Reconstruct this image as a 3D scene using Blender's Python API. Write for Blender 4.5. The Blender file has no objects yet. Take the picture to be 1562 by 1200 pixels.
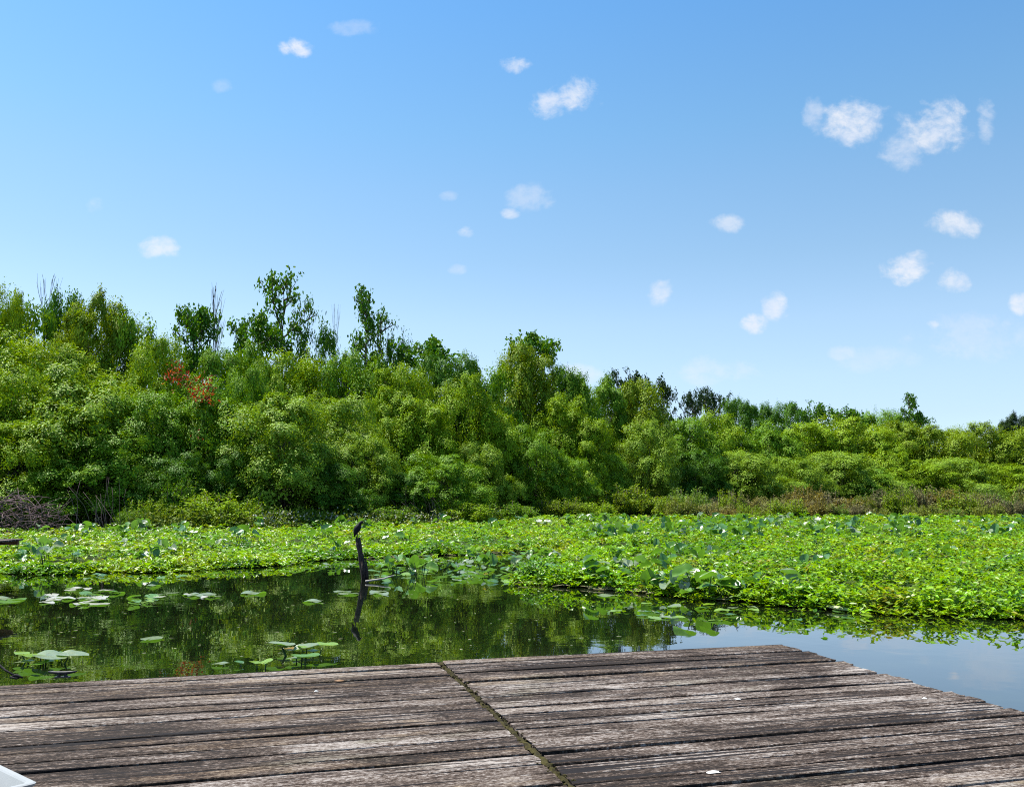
import bpy, math, random
import numpy as np
from mathutils import Vector, Matrix

random.seed(7)
R = math.radians
scene = bpy.context.scene
C = scene.collection

# ------------------------------------------------------------------ camera
F_PX, W_PX, H_PX = 1350.0, 1562.0, 1200.0
HORIZON = 757.0
CAM_Z = 1.5
DECK_Z = 0.40
pitch = math.atan((HORIZON - H_PX / 2) / F_PX)
cam_d = bpy.data.cameras.new("camera")
cam = bpy.data.objects.new("camera", cam_d)
C.objects.link(cam)
cam.location = (0, 0, CAM_Z)
cam.rotation_euler = (math.pi / 2 + pitch, 0, 0)
cam_d.sensor_width = 36.0
cam_d.lens = 36.0 * F_PX / W_PX
cam_d.clip_start = 0.05
cam_d.clip_end = 5000
scene.camera = cam

# ------------------------------------------------------------------ light, exposure
SUN_EL, SUN_AZ = 64.0, -64.0          # azimuth from +Y, clockwise positive
EXPOSURE = 1.09
scene.view_settings.view_transform = 'Standard'
scene.view_settings.look = 'None'
scene.view_settings.exposure = EXPOSURE
scene.view_settings.gamma = 1
scene.view_settings.use_curve_mapping = False
sd = bpy.data.lights.new("sun", 'SUN')
sd.energy = 5.0
sd.angle = R(0.5)
sd.color = (1.0, 0.95, 0.87)
sun = bpy.data.objects.new("sun", sd)
C.objects.link(sun)
svec = Vector((math.sin(R(SUN_AZ)) * math.cos(R(SUN_EL)), math.cos(R(SUN_AZ)) * math.cos(R(SUN_EL)), math.sin(R(SUN_EL))))
sun.rotation_euler = svec.to_track_quat('Z', 'Y').to_euler()
sun.location = svec * 60

cy = scene.cycles
cy.max_bounces = 7
cy.diffuse_bounces = 2
cy.filter_width = 1.05
cy.glossy_bounces = 3
cy.transmission_bounces = 4
cy.transparent_max_bounces = 4
cy.sample_clamp_indirect = 6
cy.use_denoising = False


# ------------------------------------------------------------------ node helper
class NT:
    def __init__(self, tree):
        self.t = tree

    def n(self, typ, inputs=None, **props):
        nd = self.t.nodes.new(typ)
        for k, v in props.items():
            setattr(nd, k, v)
        for k, v in (inputs or {}).items():
            s = nd.inputs[k]
            if isinstance(v, bpy.types.NodeSocket):
                self.t.links.new(v, s)
            else:
                s.default_value = v
        return nd

    def math(self, op, a, b=0.0, clamp=False):
        return self.n('ShaderNodeMath', {0: a, 1: b}, operation=op, use_clamp=clamp).outputs[0]

    def mapr(self, v, a, b, c, d, smooth=False):
        nd = self.n('ShaderNodeMapRange', {0: v, 1: a, 2: b, 3: c, 4: d})
        if smooth:
            nd.interpolation_type = 'SMOOTHSTEP'
        return nd.outputs[0]

    def mix(self, f, a, b, mode='MIX'):
        nd = self.n('ShaderNodeMix', data_type='RGBA', blend_type=mode)
        for s, v in ((nd.inputs[0], f), (nd.inputs[6], a), (nd.inputs[7], b)):
            if isinstance(v, bpy.types.NodeSocket):
                self.t.links.new(v, s)
            else:
                s.default_value = v
        return nd.outputs[2]

    def ramp(self, v, stops):
        nd = self.n('ShaderNodeValToRGB', {0: v})
        el = nd.color_ramp.elements
        while len(el) < len(stops):
            el.new(0.5)
        for e, (p, c) in zip(el, stops):
            e.position = p
            e.color = (*c, 1) if len(c) == 3 else c
        return nd.outputs[0]

    def noise(self, vec, scale, detail=3.0, rough=0.55, dist=0.0, dim='3D'):
        nd = self.n('ShaderNodeTexNoise', {'Scale': scale, 'Detail': detail, 'Roughness': rough, 'Distortion': dist}, noise_dimensions=dim)
        self.t.links.new(vec, nd.inputs['Vector'])
        return nd.outputs['Fac']

    def mapping(self, vec, scale=(1, 1, 1), loc=(0, 0, 0)):
        return self.n('ShaderNodeMapping', {'Vector': vec, 'Scale': scale, 'Location': loc}).outputs[0]


# ------------------------------------------------------------------ pixel -> world (layout measurements)
cp, sp = math.cos(pitch), math.sin(pitch)


def ray(px, py):
    cx, cyy = (px - W_PX / 2) / F_PX, (H_PX / 2 - py) / F_PX
    return np.array([cx, cp - sp * cyy, sp + cp * cyy])


def on_z(px, py, z=0.0):
    d = ray(px, py)
    t = (z - CAM_Z) / d[2]
    return np.array([0, 0, CAM_Z]) + d * t


def at_d(px, py, Y):
    d = ray(px, py)
    return np.array([0, 0, CAM_Z]) + d * (Y / d[1])


# ------------------------------------------------------------------ world: sky with small fair-weather clouds
world = bpy.data.worlds.new("World")
scene.world = world
world.use_nodes = True
wt = world.node_tree
wt.nodes.clear()
N = NT(wt)
SKY = N.n('ShaderNodeTexSky', sky_type='NISHITA', sun_disc=False)
SKY.sun_elevation = R(SUN_EL)
SKY.sun_rotation = R(SUN_AZ)
SKY.altitude = 0
SKY.air_density = 1.0
SKY.dust_density = 0.6
SKY.ozone_density = 2.2
SKY_STRENGTH = 0.095
hsv = N.n('ShaderNodeMix', data_type='RGBA', blend_type='MULTIPLY')
hsv.inputs[0].default_value = 1.0
wt.links.new(SKY.outputs[0], hsv.inputs[6])
tc = N.n('ShaderNodeTexCoord')
sep = N.n('ShaderNodeSeparateXYZ', {0: tc.outputs['Generated']})
# the day's clear tropical blue: the sky's own colour shifted a little with height above the horizon
tint = N.ramp(sep.outputs[2], [(0.0, (.70, .88, 1.05)), (.085, (.79, .82, .93)), (.13, (.88, .88, .91)), (.19, (.91, .92, .89)), (.26, (.82, .905, .87)), (.33, (.76, .92, .91)), (.39, (.675, .93, .95)), (.50, (.55, .90, 1.03)), (.65, (.48, .85, 1.05))])
wt.links.new(tint, hsv.inputs[7])
ypos = N.math('MAXIMUM', sep.outputs[1], 0.02)
u = N.math('DIVIDE', sep.outputs[0], ypos)
v = N.math('DIVIDE', sep.outputs[2], ypos)
uv = N.n('ShaderNodeCombineXYZ', {0: u, 1: v, 2: 0.0}).outputs[0]
nz1 = N.noise(uv, 22.0, 5.0, 0.62, 0.3)
nz2 = N.noise(N.mapping(uv, (1, 1.6, 1), (3.1, 1.7, 0)), 55.0, 3.0, 0.6, 0.5)
nzm = N.math('ADD', N.math('MULTIPLY', N.math('SUBTRACT', nz1, 0.5), 3.6), N.math('MULTIPLY', N.math('SUBTRACT', nz2, 0.5), 1.1))
# centre x, centre y, half width, half height, strength
CLOUDS = [(448, 75, 30, 17, 1.0), (788, 99, 26, 14, .75), (838, 158, 30, 26, .85), (880, 145, 34, 34, .95), (1300, 186, 56, 40, .92), (1243, 175, 18, 28, .5),
          (1425, 195, 58, 42, .85), (1375, 225, 34, 40, .55), (1503, 185, 16, 36, .5), (1452, 341, 46, 21, .85), (1383, 408, 36, 26, .95),
          (1453, 428, 26, 20, .85), (1150, 494, 22, 17, .95), (1182, 468, 22, 22, .85), (1008, 447, 22, 20, .7), (1110, 341, 28, 14, .6),
          (238, 378, 30, 19, .75), (812, 303, 42, 22, .4), (779, 326, 15, 9, .7), (710, 353, 14, 12, .75), (146, 312, 14, 16, .3),
          (1556, 466, 20, 20, .8), (1422, 496, 12, 8, .7), (1285, 538, 24, 12, .4), (540, 42, 50, 14, .28), (340, 130, 20, 12, .25),
          (1500, 512, 110, 36, .30), (1340, 548, 60, 20, .24), (1088, 566, 66, 22, .38), (890, 570, 36, 16, .5), (685, 300, 14, 9, .3), (697, 411, 16, 8, .35),
          (1700, 480, 120, 60, .6)]
acc = None
for cx, cyy, hw, hh, st in CLOUDS:
    d = ray(cx, cyy)
    u0, v0 = d[0] / d[1], d[2] / d[1]
    a, b = hw * 1.08 / F_PX, hh * 1.08 / F_PX
    du = N.math('MULTIPLY', N.math('SUBTRACT', u, u0), 1 / a)
    dv = N.math('MULTIPLY', N.math('SUBTRACT', v, v0), 1 / b)
    r2 = N.math('ADD', N.math('MULTIPLY', du, du), N.math('MULTIPLY', dv, dv))
    e = N.math('SUBTRACT', 1.0, r2)
    e = N.math('ADD', N.math('MAXIMUM', e, -2.0), nzm)
    m = N.math('MULTIPLY', N.mapr(e, -0.1, 1.3, 0.0, 1.0, True), st)
    acc = m if acc is None else N.math('MAXIMUM', acc, m)
inv = N.math('GREATER_THAN', sep.outputs[1], 0.05)
acc = N.math('MULTIPLY', N.math('MULTIPLY', acc, inv), N.mapr(N.noise(N.mapping(uv, (1, 1.4, 1), (7, 3, 0)), 70.0, 4.0, 0.65, 0.4), 0.30, 0.55, 0.62, 1.0))
shade = N.noise(uv, 30.0, 3.0, 0.5)
ccol = N.ramp(shade, [(0.35, (4.25, 4.45, 4.95)), (0.62, (4.7, 4.75, 4.95))])
skycol = N.mix(N.math('MULTIPLY', acc, 0.85), hsv.outputs[2], ccol)
bg = N.n('ShaderNodeBackground', {'Color': skycol, 'Strength': SKY_STRENGTH})
wo = N.n('ShaderNodeOutputWorld', {'Surface': bg.outputs[0]})


# ------------------------------------------------------------------ materials
def mat(name):
    m = bpy.data.materials.new(name)
    m.use_nodes = True
    m.node_tree.nodes.clear()
    return m, NT(m.node_tree)


def finish(N, shader, disp=None):
    o = N.n('ShaderNodeOutputMaterial', {'Surface': shader})


def principled(N, color, rough=0.6, spec=0.5, normal=None, **kw):
    inp = {'Base Color': color, 'Roughness': rough, 'Specular IOR Level': spec}
    if normal is not None:
        inp['Normal'] = normal
    inp.update(kw)
    return N.n('ShaderNodeBsdfPrincipled', inp).outputs[0]


def leaf_material(name, trans=0.24, rough=0.5, spec=0.12, vmin=0.55, vmax=1.4, huej=0.022):
    """foliage: object colour times a leaf-to-leaf variation, some light through the leaf"""
    m, N = mat(name)
    oi = N.n('ShaderNodeObjectInfo')
    geo = N.n('ShaderNodeNewGeometry')
    rnd = geo.outputs['Random Per Island']
    hue = N.mapr(rnd, 0, 1, 0.5 - huej, 0.5 + huej)
    r2 = N.math('FRACT', N.math('MULTIPLY', rnd, 17.31))
    val = N.mapr(r2, 0, 1, vmin, vmax)
    hs = N.n('ShaderNodeHueSaturation', {'Hue': hue, 'Saturation': 1.0, 'Value': val, 'Color': oi.outputs['Color']})
    col = hs.outputs[0]
    pr = principled(N, col, rough, spec)
    tcol = N.n('ShaderNodeHueSaturation', {'Hue': 0.488, 'Saturation': 1.08, 'Value': 1.25, 'Color': col}).outputs[0]
    tr = N.n('ShaderNodeBsdfTranslucent', {'Color': tcol})
    mx = N.n('ShaderNodeMixShader', {0: trans, 1: pr, 2: tr.outputs[0]})
    finish(N, mx.outputs[0])
    return m


M_LEAF = leaf_material("tree_leaves", vmin=0.70, vmax=1.28, huej=0.016)
M_REDLEAF = leaf_material("red_leaves", 0.4, 0.6, 0.2)


def bark_material(name, c1, c2, scale=(9, 9, 2.2), rough=0.9):
    m, N = mat(name)
    tc = N.n('ShaderNodeTexCoord')
    n1 = N.noise(N.mapping(tc.outputs['Object'], scale), 3.0, 5, 0.65, 0.6)
    col = N.ramp(n1, [(0.32, c1), (0.66, c2)])
    b = N.n('ShaderNodeBump', {'Strength': 0.6, 'Distance': 0.02, 'Height': n1})
    finish(N, principled(N, col, rough, 0.2, b.outputs[0]))
    return m


M_BARK = bark_material("bark", (0.035, 0.028, 0.022), (0.13, 0.11, 0.09))
M_TWIG = bark_material("dry_twigs", (0.06, 0.040, 0.042), (0.20, 0.14, 0.14))
M_DEADWOOD = bark_material("grey_dead_wood", (0.05, 0.045, 0.045), (0.16, 0.145, 0.14))
M_POST = bark_material("rotten_post_wood", (0.010, 0.008, 0.007), (0.075, 0.058, 0.050), (14, 14, 5))


def marsh_material():
    m, N = mat("marsh_leaves")
    geo = N.n('ShaderNodeNewGeometry')
    rnd = geo.outputs['Random Per Island']
    pos = geo.outputs['Position']
    big = N.noise(N.mapping(pos, (1, 1, 0)), 0.33, 3, 0.6)
    mid = N.noise(N.mapping(pos, (1, 1, 0), (11, 5, 0)), 1.1, 3, 0.65)
    base = N.ramp(big, [(0.34, (0.076, 0.210, 0.012)), (0.46, (0.165, 0.355, 0.010)), (0.57, (0.225, 0.40, 0.010)), (0.68, (0.27, 0.34, 0.018))])
    odd = N.mapr(mid, 0.56, 0.68, 0, 0.8, True)
    base = N.mix(N.math('MULTIPLY', odd, N.math('GREATER_THAN', rnd, 0.35)), base, (0.27, 0.18, 0.028, 1))
    deep = N.mapr(mid, 0.44, 0.34, 0, 0.85, True)
    base = N.mix(deep, base, (0.055, 0.17, 0.025, 1))
    r2 = N.math('FRACT', N.math('MULTIPLY', rnd, 13.7))
    col = N.n('ShaderNodeHueSaturation', {'Hue': N.mapr(rnd, 0, 1, 0.482, 0.518), 'Saturation': 1.0, 'Value': N.mapr(r2, 0, 1, 0.35, 1.35), 'Color': base}).outputs[0]
    pr = principled(N, col, 0.4, 0.4)
    tr = N.n('ShaderNodeBsdfTranslucent', {'Color': N.n('ShaderNodeHueSaturation', {'Hue': 0.49, 'Saturation': 1.05, 'Value': 1.2, 'Color': col}).outputs[0]})
    finish(N, N.n('ShaderNodeMixShader', {0: 0.35, 1: pr, 2: tr.outputs[0]}).outputs[0])
    return m


M_MARSH = marsh_material()


def lily_material():
    m, N = mat("lily_leaf")
    oi = N.n('ShaderNodeObjectInfo')
    tc = N.n('ShaderNodeTexCoord')
    n1 = N.noise(tc.outputs['Object'], 6, 4, 0.6)
    sx = N.n('ShaderNodeSeparateXYZ', {0: tc.outputs['Object']})
    ang = N.math('ARCTAN2', sx.outputs[1], sx.outputs[0])
    vein = N.math('ABSOLUTE', N.math('SINE', N.math('MULTIPLY', ang, 11.0)))
    vein = N.mapr(vein, 0.0, 0.22, 1.0, 0.0, True)
    c = N.mix(N.mapr(n1, 0.35, 0.7, 0, 1), oi.outputs['Color'], N.mix(1.0, oi.outputs['Color'], (1.5, 1.25, 1.0, 1), 'MULTIPLY'))
    c = N.mix(N.math('MULTIPLY', vein, 0.15), c, (0.22, 0.3, 0.10, 1))
    spots = N.mapr(N.noise(tc.outputs['Object'], 17, 2, 0.5), 0.66, 0.72, 0, 0.7, True)
    c = N.mix(spots, c, (0.13, 0.085, 0.03, 1))
    b = N.n('ShaderNodeBump', {'Strength': 0.25, 'Distance': 0.01, 'Height': N.math('ADD', n1, N.math('MULTIPLY', vein, -0.4))})
    pr = principled(N, c, 0.28, 0.6, b.outputs[0], **{'Coat Weight': 0.35, 'Coat Roughness': 0.15})
    tr = N.n('ShaderNodeBsdfTranslucent', {'Color': (0.16, 0.36, 0.02, 1)})
    finish(N, N.n('ShaderNodeMixShader', {0: 0.28, 1: pr, 2: tr.outputs[0]}).outputs[0])
    return m


M_LILY = lily_material()


def simple(name, c1, c2, rough=0.7, scale=8, spec=0.3, bump=0.2):
    m, N = mat(name)
    tc = N.n('ShaderNodeTexCoord')
    n1 = N.noise(tc.outputs['Object'], scale, 5, 0.6)
    col = N.ramp(n1, [(0.3, c1), (0.7, c2)])
    b = N.n('ShaderNodeBump', {'Strength': bump, 'Distance': 0.01, 'Height': n1})
    finish(N, principled(N, col, rough, spec, b.outputs[0]))
    return m


M_STEM = simple("lily_stem", (0.02, 0.05, 0.012), (0.05, 0.09, 0.02), 0.5)
M_BLACK = simple("black_iron", (0.008, 0.008, 0.009), (0.03, 0.026, 0.024), 0.55, 40, 0.4)
M_ROPE = simple("black_rope", (0.006, 0.006, 0.007), (0.022, 0.02, 0.02), 0.8, 120, 0.2, 0.6)
M_WHITE = simple("white_plastic", (0.275, 0.285, 0.28), (0.31, 0.315, 0.31), 0.32, 5, 0.5, 0.03)
M_CREAM = simple("cream_residue", (0.28, 0.28, 0.2), (0.3, 0.3, 0.25), 0.5, 14, 0.4, 0.1)
M_DROP = simple("chalky_white", (0.50, 0.50, 0.48), (0.62, 0.62, 0.6), 0.9, 30, 0.2, 0.3)
M_BROWNLEAF = simple("dry_brown_leaf", (0.12, 0.06, 0.025), (0.26, 0.15, 0.07), 0.7, 20)
M_MOSS = simple("seam_moss", (0.010, 0.008, 0.005), (0.055, 0.048, 0.016), 0.95, 26, 0.1, 0.8)
M_BIRD = simple("black_plumage", (0.004, 0.004, 0.006), (0.012, 0.012, 0.016), 0.7, 30, 0.2)
M_BILL = simple("dark_bill", (0.05, 0.04, 0.03), (0.09, 0.07, 0.05), 0.4, 30)
M_FLOWER = simple("white_blossom", (0.28, 0.29, 0.24), (0.36, 0.36, 0.32), 0.7, 3)
M_MUD = simple("mud", (0.010, 0.011, 0.006), (0.035, 0.034, 0.016), 0.9, 0.8, 0.1)
M_SCUM = simple("plant_scum", (0.10, 0.10, 0.035), (0.30, 0.27, 0.14), 0.85, 5, 0.2, 0.6)
M_MAT = simple("marsh_mat", (0.014, 0.022, 0.005), (0.05, 0.075, 0.014), 0.9, 2.0, 0.1, 0.6)


def water_material():
    m, N = mat("pond_water")
    geo = N.n('ShaderNodeNewGeometry')
    pos = geo.outputs['Position']
    n1 = N.noise(N.mapping(pos, (1, 1.0, 0)), 3.2, 2, 0.5)
    n2 = N.noise(N.mapping(pos, (1, 1.0, 0), (5, 9, 0)), 0.5, 2, 0.5)
    patch = N.mapr(n2, 0.42, 0.62, 0.25, 1.0, True)
    b = N.n('ShaderNodeBump', {'Strength': 0.05, 'Distance': 0.03, 'Height': N.math('MULTIPLY', n1, patch)})
    scum = N.mapr(N.noise(N.mapping(pos, (1, 1, 0)), 0.9, 4, 0.6), 0.5, 0.7, 0, 1)
    col = N.mix(scum, (0.004, 0.006, 0.003, 1), (0.012, 0.016, 0.006, 1))
    finish(N, principled(N, col, 0.012, 0.5, b.outputs[0], IOR=1.45, **{'Coat Weight': 0.55, 'Coat Roughness': 0.012, 'Coat Normal': b.outputs[0]}))
    return m


M_WATER = water_material()


def wood_material(name, tone=1.0):
    m, N = mat(name)
    tc = N.n('ShaderNodeTexCoord')
    geo = N.n('ShaderNodeNewGeometry')
    rnd = geo.outputs['Random Per Island']
    off = N.n('ShaderNodeCombineXYZ', {0: N.math('MULTIPLY', rnd, 37.0), 1: N.math('MULTIPLY', rnd, 91.0), 2: 0.0}).outputs[0]
    vec = N.n('ShaderNodeVectorMath', {0: tc.outputs['Object'], 1: off}, operation='ADD').outputs[0]
    fine = N.noise(N.mapping(vec, (11, 90, 20)), 1.0, 5, 0.75, 0.6)
    grain = N.noise(N.mapping(vec, (1.8, 21, 8)), 1.0, 6, 0.72, 2.0)
    crack = N.noise(N.mapping(vec, (0.6, 36, 8)), 1.0, 4, 0.6, 0.6)
    blot = N.noise(N.mapping(vec, (2.6, 7.5, 4)), 1.0, 7, 0.75, 1.0)
    speck = N.noise(N.mapping(vec, (42, 70, 20)), 1.0, 4, 0.8, 0.3)
    stain = N.noise(N.mapping(tc.outputs['Object'], (0.8, 1.8, 1)), 1.0, 6, 0.7, 0.8)
    g = N.math('ADD', N.math('MULTIPLY', grain, 0.46), N.math('MULTIPLY', fine, 0.34))
    g = N.math('ADD', g, N.math('MULTIPLY', blot, 0.40))
    g = N.math('ADD', g, N.math('MULTIPLY', N.math('SUBTRACT', speck, 0.5), 0.75))
    g = N.math('ADD', g, N.math('MULTIPLY', N.math('SUBTRACT', rnd, 0.5), 0.12))
    g = N.math('ADD', g, N.math('MULTIPLY', N.math('SUBTRACT', stain, 0.5), 0.62))
    t = tone
    col = N.ramp(g, [(0.485, (0.026 * t, 0.016 * t, 0.010 * t)), (0.56, (0.086 * t, 0.057 * t, 0.040 * t)), (0.62, (0.190 * t, 0.141 * t, 0.111 * t)),
                     (0.68, (0.355 * t, 0.298 * t, 0.258 * t)), (0.77, (0.64 * t, 0.575 * t, 0.52 * t))])
    # brown wet boards and a little green algae
    r3 = N.math('FRACT', N.math('MULTIPLY', rnd, 7.77))
    wet = N.math('MULTIPLY', N.mapr(r3, 0.55, 0.8, 0, 1), N.mapr(blot, 0.44, 0.60, 0, 1, True))
    col = N.mix(N.math('MULTIPLY', wet, 0.75), col, N.mix(1.0, col, (0.62, 0.50, 0.33, 1), 'MULTIPLY'))
    alg = N.mapr(N.noise(N.mapping(tc.outputs['Object'], (1.1, 2.6, 1), (4, 2, 0)), 1.0, 4, 0.6), 0.60, 0.72, 0, 0.55, True)
    col = N.mix(alg, col, N.mix(1.0, col, (0.50, 0.52, 0.36, 1), 'MULTIPLY'))
    ck = N.mapr(crack, 0.395, 0.425, 0.0, 1.0, True)
    col = N.mix(ck, (0.008, 0.006, 0.006, 1), col)
    h = N.math('ADD', N.math('MULTIPLY', g, 1.0), N.math('MULTIPLY', ck, 0.5))
    b = N.n('ShaderNodeBump', {'Strength': 0.9, 'Distance': 0.006, 'Height': h})
    finish(N, principled(N, col, 0.86, 0.2, b.outputs[0]))
    return m


M_DECK = wood_material("weathered_deck_wood", 0.45)
M_BEAM = wood_material("weathered_beam_wood", 0.45)


# ------------------------------------------------------------------ mesh helpers
def mesh_np(name, V, F, material, smooth=False):
    """V (n,3), F (m,k) with constant k -> mesh"""
    V = np.asarray(V, dtype=np.float32)
    F = np.asarray(F, dtype=np.int32)
    me = bpy.data.meshes.new(name)
    me.vertices.add(len(V))
    me.vertices.foreach_set('co', V.ravel())
    k = F.shape[1]
    me.loops.add(F.size)
    me.loops.foreach_set('vertex_index', F.ravel())
    me.polygons.add(len(F))
    me.polygons.foreach_set('loop_start', np.arange(0, F.size, k, dtype=np.int32))
    me.polygons.foreach_set('loop_total', np.full(len(F), k, dtype=np.int32))
    if smooth:
        me.polygons.foreach_set('use_smooth', np.ones(len(F), dtype=bool))
    me.materials.append(material)
    me.update(calc_edges=True)
    me.validate()
    return me


class MB:
    """collects vertices and polygons of one mesh"""

    def __init__(self):
        self.v, self.f = [], []

    def add(self, verts, faces):
        o = len(self.v)
        self.v += [tuple(p) for p in verts]
        self.f += [tuple(i + o for i in f) for f in faces]

    def box(self, lo, hi):
        x0, y0, z0 = lo
        x1, y1, z1 = hi
        self.add([(x0, y0, z0), (x1, y0, z0), (x1, y1, z0), (x0, y1, z0), (x0, y0, z1), (x1, y0, z1), (x1, y1, z1), (x0, y1, z1)],
                 [(0, 3, 2, 1), (4, 5, 6, 7), (0, 1, 5, 4), (1, 2, 6, 5), (2, 3, 7, 6), (3, 0, 4, 7)])

    def tube(self, pts, radii, sides=7, caps=True):
        pts = [Vector(p) for p in pts]
        rings = []
        ref = None
        for i, p in enumerate(pts):
            t = (pts[min(i + 1, len(pts) - 1)] - pts[max(i - 1, 0)])
            if t.length < 1e-9:
                t = Vector((0, 0, 1))
            t.normalize()
            if ref is None:
                ref = Vector((1, 0, 0)) if abs(t.x) < 0.8 else Vector((0, 1, 0))
            a = (ref - t * ref.dot(t)).normalized()
            ref = a
            b = t.cross(a)
            r = radii[i]
            ra, rb = r if isinstance(r, tuple) else (r, r)
            rings.append([p + a * (ra * math.cos(2 * math.pi * k / sides)) + b * (rb * math.sin(2 * math.pi * k / sides)) for k in range(sides)])
        verts = [q for r_ in rings for q in r_]
        faces = []
        for i in range(len(rings) - 1):
            for k in range(sides):
                k2 = (k + 1) % sides
                faces.append((i * sides + k, i * sides + k2, (i + 1) * sides + k2, (i + 1) * sides + k))
        if caps:
            faces.append(tuple(range(sides - 1, -1, -1)))
            faces.append(tuple((len(rings) - 1) * sides + k for k in range(sides)))
        self.add(verts, faces)

    def mesh(self, name, material, smooth=False):
        me = bpy.data.meshes.new(name)
        me.from_pydata(self.v, [], self.f)
        me.materials.append(material)
        if smooth:
            me.polygons.foreach_set('use_smooth', np.ones(len(me.polygons), dtype=bool))
        me.update()
        return me


def link(name, data, parent=None, color=None):
    o = bpy.data.objects.new(name, data)
    C.objects.link(o)
    if parent is not None:
        o.parent = parent
    if color is not None:
        o.color = (*color, 1)
    return o


def tag(o, label, cat=None, group=None, kind=None):
    o['label'] = label
    if cat:
        o['category'] = cat
    if group:
        o['group'] = group
    if kind:
        o['kind'] = kind
    return o


def empty(name, loc, rz=0.0):
    o = bpy.data.objects.new(name, None)
    C.objects.link(o)
    o.location = loc
    o.rotation_euler = (0, 0, rz)
    o.empty_display_size = 0.2
    return o


def norm(a):
    return a / np.maximum(np.linalg.norm(a, axis=-1, keepdims=True), 1e-9)


def leaf_quads(P, T, Nn, L, Wd, fold=0.18, droop=0.12):
    """pointed leaves of two faces along a midrib: base, right, tip, left"""
    B = norm(np.cross(Nn, T))
    N2 = norm(np.cross(T, B))
    L = np.asarray(L).reshape(-1, 1)
    Wd = np.asarray(Wd).reshape(-1, 1)
    base = P
    mid = P + T * L * 0.42
    tip = P + T * L - N2 * L * droop
    ri = mid + B * Wd * 0.5 + N2 * Wd * fold
    le = mid - B * Wd * 0.5 + N2 * Wd * fold
    V = np.stack([base, ri, tip, le], 1).reshape(-1, 3)
    i = np.arange(len(P)) * 4
    F = np.concatenate([np.stack([i, i + 1, i + 2], 1), np.stack([i, i + 2, i + 3], 1)])
    return V, F


# ------------------------------------------------------------------ tree crowns (unit height, half-width 0.5)
def crown_mesh(name, seed, n_lobes, z0, prof, lobe_r, per_lobe, leaf, aspect=0.5, clusters=40, inner=0.05, updir=0.30, spread=0.13, gap=0.66):
    rg = np.random.default_rng(seed)
    Ps, Ns, Ts = [], [], []
    lobes = []
    tries = 0
    f1, f2, f3 = rg.uniform(0, 6.28, 3)
    while len(lobes) < n_lobes and tries < 4000:
        tries += 1
        t = rg.uniform(0, 1)
        lr = rg.uniform(*lobe_r)
        z = z0 + lr * 0.5 + (1 - z0 - lr * 1.4) * t
        a = rg.uniform(0, 2 * math.pi)
        lump = 1 + 0.16 * math.sin(2 * a + f1 + 3 * t) + 0.13 * math.sin(3 * a + f2 - 5 * t) + 0.10 * math.sin(9 * t + f3)
        rad = max(prof((z - z0) / (1 - z0)) * 0.5 * lump - lr * 0.5, 0.0) * math.sqrt(rg.uniform(0.45, 1.0))
        c = np.array([rad * math.cos(a), rad * math.sin(a), z])
        if all(np.linalg.norm(c - q) > gap * (lr + r) for q, r in lobes):
            lobes.append((c, lr))
    for c, lr in lobes:
        nc = clusters
        an = rg.uniform(.84, 1.16, 3) * np.array([1, 1, .92])
        d = norm(rg.normal(size=(nc, 3)))
        d[:, 2] = np.where(d[:, 2] < -0.45, -d[:, 2], d[:, 2])
        ext = np.where(rg.uniform(0, 1, (nc, 1)) < 0.15, rg.uniform(1.0, 1.28, (nc, 1)), rg.uniform(0.62, 1.02, (nc, 1)))
        cc = c + d * lr * ext * an
        k = max(per_lobe // nc, 3)
        pts = cc[:, None, :] + rg.normal(size=(nc, k, 3)) * lr * spread
        pts = pts.reshape(-1, 3)
        out = norm(pts - c)
        Nn = norm(out * 1.0 + np.array([0, 0, updir]) + rg.normal(size=pts.shape) * 0.20)
        T = norm(np.cross(Nn, rg.normal(size=pts.shape)) + out * 0.35 + np.array([0, 0, -0.22]))
        Ps.append(pts); Ns.append(Nn); Ts.append(T)
    n_in = int(sum(len(p) for p in Ps) * inner)
    z = rg.uniform(z0, 0.92, n_in)
    rad = np.array([prof((q - z0) / (1 - z0)) for q in z]) * 0.42 * np.sqrt(rg.uniform(0, 1, n_in))
    a = rg.uniform(0, 2 * math.pi, n_in)
    pin = np.stack([rad * np.cos(a), rad * np.sin(a), z], 1)
    Ps.append(pin); Ns.append(norm(rg.normal(size=pin.shape))); Ts.append(norm(rg.normal(size=pin.shape)))
    P = np.concatenate(Ps); Nn = np.concatenate(Ns); T = np.concatenate(Ts)
    keep = P[:, 2] > 0.005
    P, Nn, T = P[keep], Nn[keep], T[keep]
    L = leaf * rg.uniform(0.65, 1.35, len(P))
    V, F = leaf_quads(P, T, Nn, L, L * aspect)
    return mesh_np(name, V, F, M_LEAF), lobes


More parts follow.
